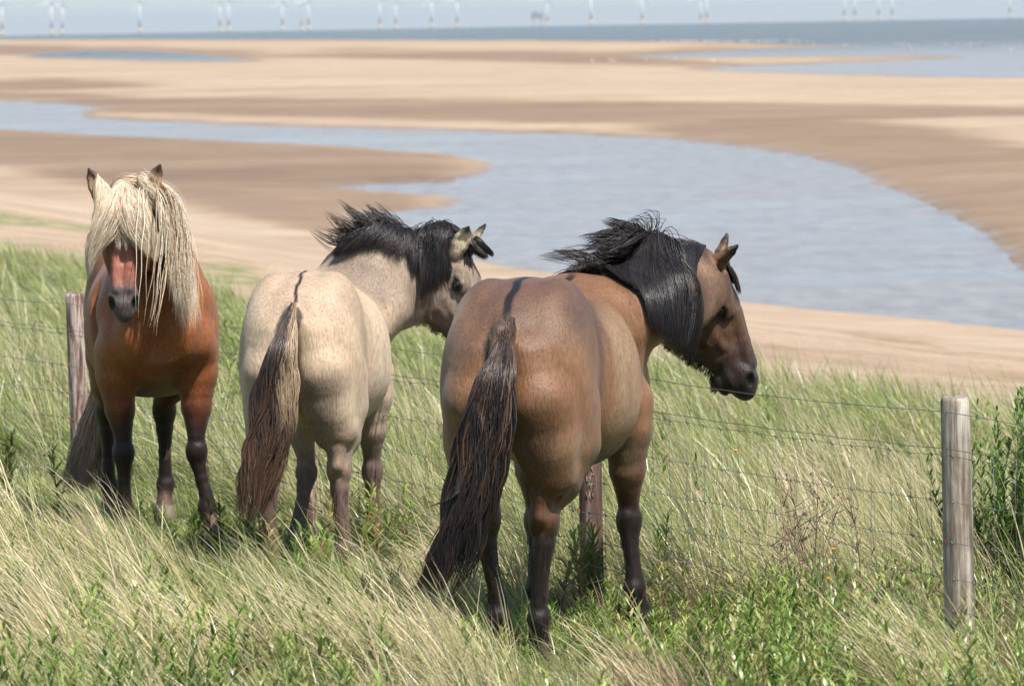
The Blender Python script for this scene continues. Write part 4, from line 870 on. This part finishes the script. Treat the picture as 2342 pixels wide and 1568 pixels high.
for H, root, pal, nn, LL in ((HB, rb, [(.018, .013, .012), (.05, .03, .022)], 1400, .035), (HG, rg_, [(.13, .085, .065), (.07, .045, .035), (.24, .16, .12)], 3000, .055), (HC, rc, [(.16, .10, .07), (.05, .03, .022)], 1400, .045)):
    sel = []
    for q in H['hind']+H['fore']:
        ft = np.array(q[2]); kn = np.array(q[1]); sel += [(ft+(-.03, 0, 0), (.03, .03, .03)), (ft+(-.03, 0, -.03), (.03, .03, .03)), (ft+(-.015, 0, .05), (.03, .03, .05)), (kn*.5+ft*.5+(-.02, 0, 0), (.03, .03, .10))]
    n = int(nn*HD); fringe(H, root, 'feather', sel, n, LL, hair_cols(n, pal, [1]*len(pal), 7), seed=401)
# ---------------------------------------------------------------- fence along the dune
m, t, p = nodes('weathered_post')
tc = N(t, 'TexCoord'); mp = N(t, 'Mapping'); mp.inputs['Scale'].default_value = (30, 30, 2.2); t.links.new(tc.outputs['Object'], mp.inputs[0])
n1 = N(t, 'TexNoise', Scale=1.0, Detail=8.0, Roughness=.7); t.links.new(mp.outputs[0], n1.inputs[0])
n2 = N(t, 'TexNoise', Scale=9.0, Detail=4.0); t.links.new(tc.outputs['Object'], n2.inputs[0])
r1 = ramp(t, n1.outputs[0], [(.32, (.06, .045, .034)), (.47, (.24, .195, .15)), (.62, (.50, .45, .39))]); r2 = ramp(t, n2.outputs[0], [(.35, (.50, .46, .42)), (.6, (1, 1, 1))])
t.links.new(mixc(t, 1.0, r1.outputs[0], r2.outputs[0], 'MULTIPLY'), p.inputs['Base Color']); p.inputs['Roughness'].default_value = .9
bump(t, p, n1.outputs[0], 1.0, .010); POST = m
m, t, p = nodes('bark_post')
tc = N(t, 'TexCoord'); mp = N(t, 'Mapping'); mp.inputs['Scale'].default_value = (38, 38, 3.5); t.links.new(tc.outputs['Object'], mp.inputs[0])
n1 = N(t, 'TexNoise', Scale=1.0, Detail=8.0, Roughness=.7); t.links.new(mp.outputs[0], n1.inputs[0])
r1 = ramp(t, n1.outputs[0], [(.36, (.045, .025, .02)), (.54, (.12, .07, .05)), (.68, (.32, .25, .2))]); t.links.new(r1.outputs[0], p.inputs['Base Color']); p.inputs['Roughness'].default_value = .9
bump(t, p, n1.outputs[0], .7, .006); BARK = m
m, t, p = nodes('peeling_post')
tc = N(t, 'TexCoord'); mp = N(t, 'Mapping'); mp.inputs['Scale'].default_value = (42, 42, 5); t.links.new(tc.outputs['Object'], mp.inputs[0])
n1 = N(t, 'TexNoise', Scale=1.0, Detail=8.0, Roughness=.7); t.links.new(mp.outputs[0], n1.inputs[0])
r1 = ramp(t, n1.outputs[0], [(.36, (.06, .03, .025)), (.47, (.17, .095, .075)), (.58, (.44, .36, .31))]); t.links.new(r1.outputs[0], p.inputs['Base Color']); p.inputs['Roughness'].default_value = .9
bump(t, p, n1.outputs[0], .9, .008); PEEL = m
m, t, p = nodes('galvanised_wire'); p.inputs['Base Color'].default_value = (.13, .15, .145, 1); p.inputs['Metallic'].default_value = .2; p.inputs['Roughness'].default_value = .45; WIRE = m
m, t, p = nodes('worm_groove'); p.inputs['Base Color'].default_value = (.38, .27, .18, 1); p.inputs['Roughness'].default_value = .9; GRV = m
m, t, p = nodes('rusty_staple'); p.inputs['Base Color'].default_value = (.30, .10, .035, 1); p.inputs['Roughness'].default_value = .8; RUST = m
RP = np.array([1.518, 18.77]); FD = np.array([-.4, .9165]); SP = 3.05
fence = empty('wire_fence', (RP[0], RP[1], float(ground0(*RP)))); tag(fence, 'wire mesh stock fence on round wooden posts running through the dune grass', 'fence')
fz = fence.location
def wire_z(x, y): return float(ground0(RP[0], RP[1])) if False else 0
tops = []
pr = np.random.default_rng(4)
for k in range(-2, 6):
    q = RP+FD*SP*k; gz = float(ground0(*q)); rad = .052 if k <= 0 else .047
    ztop = EYE-1.315-.004*k*k*0
    n_ = 28; zz = np.concatenate([np.linspace(gz-.2, ztop-.012, 24), [ztop-.004, ztop]]); mb = MB(); V = []
    for i, z_ in enumerate(zz):
        rr_ = rad*(1+.03*math.sin(z_*3+k))-(.003 if i == len(zz)-2 else .010 if i == len(zz)-1 else 0)
        for a in range(n_):
            an = 2*math.pi*a/n_; f_ = 1+.035*float(fbm(np.array(math.cos(an)*1.5+k*7), np.array(math.sin(an)*1.5), np.array(z_*.8)))-.06*max(0, float(vnoise(np.array(an*3.0+k), np.array(z_*.5))))**2
            V.append((q[0]+math.cos(an)*rr_*f_+.008*(z_-gz)*(k % 3-1), q[1]+math.sin(an)*rr_*f_, z_+(.006*math.sin(an*2+k) if i >= len(zz)-2 else 0)))
    F4 = [(i*n_+a, i*n_+(a+1) % n_, (i+1)*n_+(a+1) % n_, (i+1)*n_+a) for i in range(len(zz)-1) for a in range(n_)]
    mb.add(V, F4+[tuple((len(zz)-1)*n_+a for a in range(n_))])
    po = mb.build('post', POST if k <= 0 else BARK if k == 1 else PEEL, fence); po.location = -fz
    if k == 0: tag(po, 'pale weathered post nearest the camera')
    if k == 1:
        tag(po, 'dark post with pale worm grooves behind the bay horse')
        mb = MB(); pr2 = np.random.default_rng(8)
        for j in range(13):
            zz_ = ztop-.10-.038*j; P_ = []
            for a in np.linspace(-.75+.5*pr2.random(), .55-.5*pr2.random(), 9):
                an = math.atan2(-1, .05)+a*.9; P_.append((q[0]+math.cos(an)*(rad+.001), q[1]+math.sin(an)*(rad+.001), zz_+.009*(-1)**int(a*8+10)+pr2.normal(0, .009)))
            mb.tube(P_, .0016, 5)
        g_ = mb.build('worm_groove', GRV, po)
    tops.append((q[0], q[1], ztop, gz))
heads = [-.048, -.175, -.198, -.353, -.490, -.615, -.725, -.82, -.90]    # top strand, second strand, then the netting
side = np.array([FD[1], -FD[0]])*-1; side = -np.array([.9165, .4])     # wires run on the camera side of the posts
def wire_point(k, f, dz):
    a, b = tops[k], tops[k+1]; x = a[0]+(b[0]-a[0])*f+side[0]*.053; y = a[1]+(b[1]-a[1])*f+side[1]*.053; z = a[2]+(b[2]-a[2])*f+dz
    return np.array([x, y, z])
wp = []
for wi, dz in enumerate(heads):
    P_ = []
    for k in range(len(tops)-1):
        for f in np.linspace(0, 1, 13)[:-1]: P_.append(wire_point(k, f, dz-.018*math.sin(math.pi*f)*(1.2 if wi == 0 else .5+.3*math.sin(k*3+wi))+.003*math.sin(f*37+wi)))
    wp.append(np.array(P_))
mb = MB(); mb.tube(wp[0]-np.array(fz), .0014, 6); mb.tube(wp[1]-np.array(fz), .0014, 6); mb.build('line_wire', WIRE, fence)
mb = MB()
for P_ in wp[2:]: mb.tube(P_-np.array(fz), .0010, 5)
al = np.concatenate([[0], np.cumsum(np.linalg.norm(np.diff(wp[2][:, :2], axis=0), axis=1))]); tot = al[-1]
for s_0 in np.arange(.05, tot, .15):
    P_ = np.array([[np.interp(s_0+.006*math.sin(i*2+s_0*9), al, w_[:, c]) for c in range(3)] for i, w_ in enumerate(wp[2:])]); mb.tube(P_-np.array(fz), .0008, 4)
    for q_ in P_: mb.tube([q_-np.array(fz)+(FD[0]*.007, FD[1]*.007, .003), q_-np.array(fz), q_-np.array(fz)-(FD[0]*.007, FD[1]*.007, .003)], .0035, 5)
mb.build('wire_netting', WIRE, fence)
mb = MB()
for k in range(1, len(tops)-1):
    for dz in heads[:2]+heads[3:6]:
        c_ = wire_point(k, 0, dz)-np.array(fz); mb.box(c_, (.004, .004, .007), .4)
mb.build('staple', RUST, fence, False)

# ---------------------------------------------------------------- grass and weeds
m = bpy.data.materials.new('grass_blades'); m.use_nodes = True; t = m.node_tree; t.nodes.clear()
a = N(t, 'Attribute', attribute_name='col'); o_ = N(t, 'OutputMaterial'); df = N(t, 'BsdfDiffuse'); tr = N(t, 'BsdfTranslucent'); gl_ = N(t, 'BsdfGlossy', Roughness=.35); m1 = N(t, 'MixShader'); m2 = N(t, 'MixShader')
gl_.inputs[0].default_value = (.5, .5, .5, 1)
t.links.new(a.outputs['Color'], df.inputs[0]); t.links.new(a.outputs['Color'], tr.inputs[0]); m1.inputs[0].default_value = .38; m2.inputs[0].default_value = .05
t.links.new(df.outputs[0], m1.inputs[1]); t.links.new(tr.outputs[0], m1.inputs[2]); t.links.new(m1.outputs[0], m2.inputs[1]); t.links.new(gl_.outputs[0], m2.inputs[2]); t.links.new(m2.outputs[0], o_.inputs[0]); BL = m

def blades(name, P, L, az, lean, bend, wdt, col, seg=4, parent=None, mat=None, fold=0.0):
    """ribbons from points P; az = direction of lean, lean = start angle from upright, bend = extra angle gained to the tip"""
    n = len(P); tt = np.linspace(0, 1, seg+1); ang = lean[:, None]+bend[:, None]*tt[None]**1.4
    dh = np.sin(ang); dv = np.cos(ang); st = (L/seg)[:, None]
    h = np.concatenate([np.zeros((n, 1)), np.cumsum(.5*(dh[:, 1:]+dh[:, :-1])*st, 1)], 1); v = np.concatenate([np.zeros((n, 1)), np.cumsum(.5*(dv[:, 1:]+dv[:, :-1])*st, 1)], 1)
    ax = np.stack([np.cos(az), np.sin(az)], 1); C_ = np.empty((n, seg+1, 3)); C_[..., :2] = P[:, None, :2]+ax[:, None]*h[..., None]; C_[..., 2] = P[:, None, 2]+v
    tw = rng.uniform(0, math.pi, n) if not fold else az+math.pi/2
    wv = np.stack([np.cos(tw), np.sin(tw), np.zeros(n)], 1)
    prof = np.interp(tt, [0, .3, .8, 1], [.8, 1, .6, .06]) if not fold else np.interp(tt, [0, .12, .45, .8, 1], [.12, .6, 1, .6, .05])
    wd = (wdt[:, None]*prof[None])[..., None]*.5
    V = np.stack([C_-wv[:, None]*wd, C_+wv[:, None]*wd], 2).reshape(-1, 3)
    k = (seg+1)*2; b = (np.arange(n)*k)[:, None]; i = np.arange(seg)[None]*2
    F = np.stack([b+i, b+i+1, b+i+3, b+i+2], -1).reshape(-1, 4)
    sh = np.interp(tt, [0, .35, 1], [.62, 1, 1.05])          # blade colour darkens towards the foot
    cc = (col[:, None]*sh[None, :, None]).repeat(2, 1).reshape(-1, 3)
    return mesh_obj(name, V, F, mat or BL, parent, True, cols=np.clip(cc, 0, 1))
GREEN = np.array([[.245, .285, .080], [.31, .355, .13], [.33, .37, .17], [.21, .25, .065], [.40, .41, .19]])
STRAW = np.array([[.56, .46, .28], [.68, .58, .40], [.47, .38, .21], [.43, .40, .20]])
gr_ = np.random.default_rng(17)
DEN = .45 if QUICK else 1.0
def scatter(n, r0, r1, half=9.6, powr=1.0):
    """points on the dune spread evenly in bearing, thinning with distance"""
    r = r0*(r1/r0)**(gr_.random(n)**powr); th_ = gr_.uniform(-half, half, n)*math.pi/180; x = r*np.sin(th_); y = r*np.cos(th_); return x, y
HOOF = []
for H_ in (HB, HG, HC):
    fw_2 = nrm([H_['dir'][0], H_['dir'][1], 0]); lf_2 = np.array([-fw_2[1], fw_2[0], 0])
    for q_ in H_['hind']+H_['fore']:
        w_ = np.array([*H_['at'], 0])+H_.get('scale', 1)*(fw_2*q_[3][0]+lf_2*q_[3][1]); HOOF.append(w_[:2])
def leg_clear(x, y):
    """trampled, grazed ground round the hooves and just this side of them"""
    f = np.ones(len(x))
    for hx, hy in HOOF:
        d = np.hypot((x-hx)/.42, np.where(y < hy, (y-hy)/1.7, (y-hy)/.5)); f = np.minimum(f, .30+.70*sstep(.75, 1.25, d))
    return f
def tufts(name, nt, per, r0, r1, hL, strawf, spread, lean, bend, wid, label, powr=1.0, smax=99, smin=-99, keep=None, half=9.6, seg=4):
    x, y = scatter(nt, r0, r1, half, powr); s = s_of(x, y); ed = 10.2+1.6*fbm(x*.35, y*.16)
    k = (s < np.minimum(ed, smax)) & (s > smin)
    if keep is not None: k &= keep(x, y, s)
    x, y = x[k], y[k]; n0 = len(x); r = np.hypot(x, y)
    hs = hL*(.75+.5*gr_.random(n0))*(.8+.35*fbm(x*.5+3, y*.3)); hs *= sstep(12.0, 8.5, s_of(x, y)+1.0)*.45+.55
    hs *= leg_clear(x, y)
    sf = np.clip(strawf(x, y)+.28*gr_.standard_normal(n0), 0, 1)
    idx = np.repeat(np.arange(n0), per); n = len(idx); a = gr_.uniform(0, 6.283, n); rad = np.abs(gr_.standard_normal(n))*spread
    bx = x[idx]+np.cos(a)*rad; by = y[idx]+np.sin(a)*rad; P = np.stack([bx, by, ground0(bx, by)-.01], 1)
    # each blade splays out of its tuft, and the sea wind presses the lot to picture left
    wx = np.cos(a)*.55+gr_.normal(0, .35, n)-.95; wy = np.sin(a)*.55+gr_.normal(0, .35, n)+.05
    az = np.arctan2(wy, wx); st = np.hypot(wx, wy); L = hs[idx]*gr_.uniform(.55, 1.15, n)
    isS = gr_.random(n) < sf[idx]
    col = np.where(isS[:, None], STRAW[gr_.integers(0, len(STRAW), n)], GREEN[gr_.integers(0, len(GREEN), n)])*(.8+.4*gr_.random((n, 1)))*(.85+.3*gr_.random((n0, 1)))[idx]
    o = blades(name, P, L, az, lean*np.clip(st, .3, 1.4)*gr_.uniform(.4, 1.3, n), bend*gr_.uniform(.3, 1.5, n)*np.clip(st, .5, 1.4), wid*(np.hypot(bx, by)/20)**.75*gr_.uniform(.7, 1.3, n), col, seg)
    tag(o, label, 'grass', kind='stuff'); return o
def straw_near(x, y):
    q = px_of(np.stack([x, y, ground0(x, y)], -1)); s = .13+.55*fbm(x*.8+11, y*.5)
    s += .38*np.exp(-((q[:, 0]-250)/420)**2)+.5*np.exp(-((q[:, 0]-1050)/170)**2*1.0); return s
def straw_far(x, y):
    q = px_of(np.stack([x, y, ground0(x, y)+.3], -1)); s = .24+.5*fbm(x*.5+2, y*.25)
    s += .35*np.exp(-((q[:, 0]-1950)/260)**2-((q[:, 1]-1150)/160)**2)+.2*np.exp(-((q[:, 0]-250)/400)**2-((q[:, 1]-900)/200)**2); s -= .25*(q[:, 1] < 800); return s
tufts('marram_grass', int(5000*DEN), 42, 20.5, 75, .60, straw_far, .055, .45, .75, .0042, 'pale marram grass bent by the wind beyond the fence', powr=1.1, smin=.15)
def ffun(x, y, s):
    q = px_of(np.stack([x, y, ground0(x, y)], -1)); return fbm(x*.7+31, y*.45)+.5*np.exp(-((q[:, 0]-200)/500)**2)+.5*np.exp(-((q[:, 0]-1050)/160)**2)-.25*sstep(1250, 1500, q[:, 0]) > .12
tufts('dune_grass', int(1500*DEN), 46, 15.2, 24.5, .46, straw_near, .05, .5, 1.15, .0046, 'straw and green dune grass in front of the fence', powr=.9, smax=.3, keep=ffun)
def lowl(x, y): return .18+.3*fbm(x*1.5, y)
tufts('short_grass', int(5200*DEN), 34, 15.0, 30, .17, lowl, .09, .4, .8, .0042, 'short green turf around the horses', powr=1.0, smax=1.5, seg=3)
tufts('sparse_grass', int(260*DEN), 26, 38, 140, .35, lambda x, y: .25+0*x, .10, .45, .6, .005, 'thin grass patches on the sand at the dune foot', powr=.8, smax=99, keep=lambda x, y, s: (s > 9) & (fbm(x*.3+4, y*.1) > .0)) if False else None

sb = [(400, 1600), (330, 1460), (560, 1530), (700, 1480), (860, 1540), (1000, 1640), (1060, 1600), (1120, 1560), (980, 1570), (200, 1600), (100, 1540), (60, 1400), (270, 1330), (1040, 1660), (760, 1600), (480, 1640), (640, 1640), (920, 1650), (20, 1640), (160, 1440), (440, 1380), (20, 1290), (1480, 1660), (2090, 1650), (2150, 1670), (2200, 1640), (2250, 1660), (2300, 1630), (2190, 1690), (2130, 1615), (2165, 1600), (2200, 1610), (2240, 1600), (2215, 1625), (2180, 1630), (1090, 1640), (1010, 1600), (350, 1660), (250, 1520)]
bx, by = [], []
for px_, py_ in sb:
    for q_ in range(3):
        P_ = at_z(px_+gr_.normal(0, 22), py_+gr_.normal(0, 14), EYE-2.18); bx.append(P_[0]); by.append(P_[1])
bx, by = np.array(bx), np.array(by); n0 = len(bx); per = 60; idx = np.repeat(np.arange(n0), per); n = len(idx)
a = gr_.uniform(0, 6.283, n); rad = np.abs(gr_.standard_normal(n))*.07; X = bx[idx]+np.cos(a)*rad; Y = by[idx]+np.sin(a)*rad
wx = np.cos(a)*.45+gr_.normal(0, .25, n)-1.05; wy = np.sin(a)*.45+gr_.normal(0, .3, n)-.05; st = np.hypot(wx, wy)
hs = gr_.uniform(.32, .66, n0); isS = gr_.random(n) < np.where(bx > .9, .45, .80)[idx]
col = np.where(isS[:, None], STRAW[gr_.integers(0, 3, n)]*1.2, GREEN[gr_.integers(0, len(GREEN), n)])*(.8+.4*gr_.random((n, 1)))
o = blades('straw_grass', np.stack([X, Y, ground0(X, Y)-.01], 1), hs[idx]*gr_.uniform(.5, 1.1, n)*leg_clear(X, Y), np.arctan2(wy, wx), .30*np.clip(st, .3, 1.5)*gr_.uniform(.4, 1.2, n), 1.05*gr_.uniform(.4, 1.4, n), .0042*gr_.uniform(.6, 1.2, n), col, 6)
tag(o, 'long pale straw tufts bent over in the near foreground', 'grass', kind='stuff')

DEADC = np.array([[.34, .22, .15], [.42, .29, .20], [.26, .17, .11], [.48, .38, .26]])
x, y = scatter(int(520*DEN), 16.2, 22.5, 6.2); q = px_of(np.stack([x, y, ground0(x, y)], -1)); k = (q[:, 0] > 1380+200*gr_.standard_normal(len(x))) & (s_of(x, y) < 1.0) & (fbm(x*1.3, y*.9+5) > -.15); x, y = x[k], y[k]
n0 = len(x); per = 34; idx = np.repeat(np.arange(n0), per); n = len(idx); a = gr_.uniform(0, 6.283, n); rad = np.abs(gr_.standard_normal(n))*.06; X = x[idx]+np.cos(a)*rad; Y = y[idx]+np.sin(a)*rad
col = DEADC[gr_.integers(0, 4, n)]*(.75+.5*gr_.random((n, 1))); hs = gr_.uniform(.2, .42, n0)
o = blades('dead_grass', np.stack([X, Y, ground0(X, Y)-.01], 1), hs[idx]*gr_.uniform(.5, 1.1, n)*leg_clear(X, Y), gr_.uniform(0, 6.28, n)*.35+math.pi*.85, gr_.uniform(.05, .6, n), gr_.uniform(.1, .9, n), .0042*gr_.uniform(.6, 1.3, n), col, 4)
tag(o, 'brown dead grass mixed with the green at lower right', 'grass', kind='stuff')

# broad-leaved weeds
LEAF = np.array([[.14, .21, .04], [.20, .28, .06], [.27, .33, .09], [.11, .165, .04], [.32, .32, .11]])
STEM = np.array([[.16, .15, .05], [.26, .10, .05], [.14, .17, .06]])
def weed_arrays(x, y, h, nl, ll, lw, tint=None):
    """leafy upright stems: whorls of narrow leaves up each stem"""
    n0 = len(x); z = ground0(x, y); idx = np.repeat(np.arange(n0), nl); n = len(idx); f = np.tile(np.linspace(.12, 1, nl), n0)+gr_.normal(0, .02, n)
    la = gr_.uniform(0, 6.283, n0); ln = gr_.uniform(.0, .35, n0); off = f*h[idx]*np.sin(ln[idx])
    P = np.stack([x[idx]+np.cos(la[idx])*off, y[idx]+np.sin(la[idx])*off, z[idx]+f*h[idx]*np.cos(ln[idx])], 1)
    az = np.tile(np.arange(nl)*2.4, n0)+gr_.normal(0, .3, n)+la[idx]; L = ll*(1.15-.55*f)*gr_.uniform(.7, 1.2, n)
    c0 = LEAF[gr_.integers(0, len(LEAF), n0)]*(.8+.4*gr_.random((n0, 1)))*(1+.45*fbm(x*1.4+20, y*1.1))[:, None]; col = c0[idx]*(.75+.45*f[:, None])*(.85+.3*gr_.random((n, 1)))
    if tint is not None: col = col*np.array(tint)
    return (P, L, az, gr_.uniform(.55, 1.0, n)*(1.1-.5*f), gr_.uniform(.3, .9, n), lw*L/ll*gr_.uniform(.8, 1.2, n), col), (x, y, z, h, la, ln)
def weeds(name, n0, r0, r1, hm, nl, ll, lw, label, keep=None, powr=1.0, smax=1.2):
    x, y = scatter(n0, r0, r1, 8.2, powr); s = s_of(x, y); k = s < smax
    if keep is not None: k &= keep(x, y, s)
    x, y = x[k], y[k]; h = hm*gr_.uniform(.6, 1.3, len(x))*(.35+.65*leg_clear(x, y)); q_ = px_of(np.stack([x, y, ground0(x, y)], -1)); h = h*(1+.5*sstep(1500, 1900, q_[:, 0])*sstep(1400, 1500, q_[:, 1])); A_, S_ = weed_arrays(x, y, h, nl, ll, lw)
    o = blades(name, *A_, seg=4, fold=1); tag(o, label, 'weeds', kind='stuff'); return o
def wk(x, y, s):
    q = px_of(np.stack([x, y, ground0(x, y)], -1)); v = fbm(x*.9+3, y*.6)+.10*np.exp(-((q[:, 0]-1650)/600)**2)+.08; return v > .05
weeds('leafy_weeds', int(4600*DEN), 15.2, 25, .19, 24, .058, .0115, 'bright green leafy weeds low between the grass', wk)
weeds('leafy_weeds', int(1500*DEN), 15.0, 19.5, .27, 26, .078, .0165, 'broad leafy green weeds in the near foreground', lambda x, y, s: fbm(x*1.1+40, y*.8) > -.02)
weeds('leafy_weeds', int(700*DEN), 22, 45, .40, 26, .10, .018, 'green leafy weeds among the tall grass beyond the fence', lambda x, y, s: (fbm(x*.6+9, y*.25) > .12) & (s > .5), smax=8)
def plant(name, px, py, Yd, hgt, nst, nl, ll, lw, label, cat, tint=None, spread=.12, stemc=1):
    """one plant of its own: stems and leaves rooted at the bearing (px, py) at depth Yd"""
    q = at(px, py, Yd); root = empty(name, (q[0], q[1], float(ground0(q[0], q[1])))); tag(root, label, cat); rz = np.array(root.location)
    x = q[0]+gr_.normal(0, spread, nst); y = q[1]+gr_.normal(0, spread, nst); h = hgt*gr_.uniform(.65, 1.05, nst)
    A_, (sx, sy, sz, sh, la, ln) = weed_arrays(x, y, h, nl, ll, lw, tint); A_ = (A_[0]-rz,)+A_[1:]
    blades('leaves', *A_, seg=4, fold=1, parent=root)
    mb = MB(); 
    for i in range(nst):
        e = np.array([math.cos(la[i])*math.sin(ln[i]), math.sin(la[i])*math.sin(ln[i]), math.cos(ln[i])])*sh[i]; b0 = np.array([sx[i], sy[i], sz[i]])-rz
        mb.tube([(0, 0, -.08), b0-(0, 0, .04), b0+e*.5, b0+e], [.004, .0045, .0035, .0015], 5)
    st_ = mb.build('stem', None, root); st_.data.materials.append(STM[stemc]); return root
STM = []
for nm, c_ in (('stem_green', (.13, .16, .06)), ('stem_red', (.22, .09, .05)), ('stem_dead', (.17, .11, .075))):
    m, t, p = nodes(nm); p.inputs['Base Color'].default_value = (*c_, 1); p.inputs['Roughness'].default_value = .7; STM.append(m)
plant('thistle_bush', 2335, 1100, 21.2, .88, 64, 60, .075, .017, 'dark green spiky bush behind the pale weathered fence post at right', 'bush', (.55, .68, .6), .16, 0)
plant('willowherb_plant', 1400, 1300, 21.2, .42, 9, 30, .10, .018, 'leafy plant with a red stem at the foot of the post behind the frontmost horse', 'plant', (.75, .85, .7), .09)
plant('willowherb_plant', 520, 900, 31, .62, 14, 30, .12, .024, 'bright green leafy plant beyond the fence between the left and middle horses', 'plant', (1.1, 1.15, .9), .20)
plant('willowherb_plant', 590, 1050, 33, .50, 9, 28, .11, .022, 'green leafy plant just left of the middle horse rump', 'plant', (1.0, 1.05, .8), .15)
plant('willowherb_plant', 12, 1180, 24.5, .42, 8, 28, .10, .02, 'dark green leafy plant cut by the left edge of the photo', 'plant', (.7, .85, .7), .10)
plant('willowherb_plant', 690, 1330, 21.8, .28, 8, 26, .10, .02, 'leafy green plant at the hind hooves of the middle horse', 'plant', None, .10)
plant('willowherb_plant', 900, 1300, 23.0, .34, 7, 26, .10, .02, 'leafy plant with pale tips right of the middle horse front hooves', 'plant', None, .12)
plant('willowherb_plant', 520, 1240, 23.3, .34, 6, 26, .09, .018, 'leafy green plant just right of the left horse front hoof', 'plant', (.8, .9, .8), .08)
plant('willowherb_plant', 320, 1500, 18.4, .36, 8, 28, .10, .019, 'dark green leafy plant among straw grass at the lower left', 'plant', (.7, .85, .7), .10)
# dead brown dock stems on the right
q = at(1880, 1330, 20.6); root = empty('dead_dock', (q[0], q[1], float(ground0(q[0], q[1])))); tag(root, 'dead brown branching weed stems in pale grass left of the nearest post', 'dead plant')
mb = MB(); r5 = np.random.default_rng(5)
for i in range(10):
    b0 = np.array([r5.normal(0, .10), r5.normal(0, .12), 0]); an = r5.uniform(0, 6.28); h_ = r5.uniform(.3, .62); e = b0+np.array([math.cos(an)*.12, math.sin(an)*.1, h_])
    mb.tube([b0, (b0+e)/2+r5.normal(0, .015, 3), e], [.004, .003, .0012], 4)
    for j in range(9):
        f = r5.uniform(.35, .95); s0 = b0+(e-b0)*f; mb.tube([s0, (e_ := s0+np.array([r5.normal(0, .06), r5.normal(0, .06), r5.uniform(.02, .10)]))], [.0022, .001], 4); mb.tube([e_-(0, 0, .004), e_+r5.normal(0, .003, 3), e_+(0, 0, .012)], [.001, .0045, .001], 5)
mb.build('stem', STM[2], root)
# small yellow flowers
m, t, p = nodes('petal_yellow'); p.inputs['Base Color'].default_value = (.80, .42, .02, 1); PETY = m
FL = [(1057, 1430, 17.9, 'yellow flower in straw grass below the frontmost horse tail'), (1895, 1322, 19.6, 'small yellow flower under the dead brown stems'), (2018, 1472, 18.3, 'yellow flower low at the right foreground'), (28, 1360, 19.4, 'tiny yellow flower at the left frame edge'), (88, 1395, 19.0, 'orange yellow flower near the lower left'), (205, 1398, 19.0, 'yellow flower in long straw grass at lower left'),
      (1683, 1030, 23.2, 'tiny yellow flower beyond the fence under the horse muzzle'), (1445, 1400, 19.6, 'yellow flower beside the right front hoof of the frontmost horse'), (1905, 1255, 20.3, 'yellow flower beside the dead brown stems'), (480, 1290, 20.6, 'yellow flower between the left and middle horses'), (556, 1340, 20.0, 'yellow flower left of the middle horse tail tip')]
for px, py, Yd, lab in FL:
    q = at(px, py, Yd); gz = float(ground0(q[0], q[1])); h_ = max(q[2]-gz, .05); root = empty('yellow_flower', (q[0], q[1], gz)); tag(root, lab, 'flower', 'yellow flowers in the grass')
    mb = MB(); mb.tube([(0, 0, -.01), (.004, 0, h_*.5), (0, 0, h_)], [.0018, .0015, .0012], 5); mb.build('stem', STM[0], root)
    mb = MB()
    for j in range(12):
        an = j*math.pi/6; c_, s_1 = math.cos(an), math.sin(an); V = [(0, 0, h_), (c_*.009-s_1*.003, s_1*.009+c_*.003, h_+.003), (c_*.015, s_1*.015, h_+.001), (c_*.009+s_1*.003, s_1*.009-c_*.003, h_+.003)]; mb.add(V, [(0, 1, 2, 3)])
    mb.tube([(0, 0, h_-.004), (0, 0, h_+.004), (0, 0, h_+.006)], [.003, .006, .003], 8); mb.build('petals', PETY, root)
# ---------------------------------------------------------------- sea air
hzm = bpy.data.materials.new('sea_haze'); hzm.use_nodes = True; t = hzm.node_tree; t.nodes.clear()
o_ = N(t, 'OutputMaterial'); pv = N(t, 'VolumePrincipled'); pv.inputs['Color'].default_value = (.80, .88, .94, 1); pv.inputs['Density'].default_value = 1.8e-5; pv.inputs['Anisotropy'].default_value = .2
t.links.new(pv.outputs[0], o_.inputs['Volume'])
mb = MB(); mb.box((0, 0, -220), (72000, 72000, 345)); hb = mb.build('haze', hzm, None, False); tag(hb, kind='stuff')
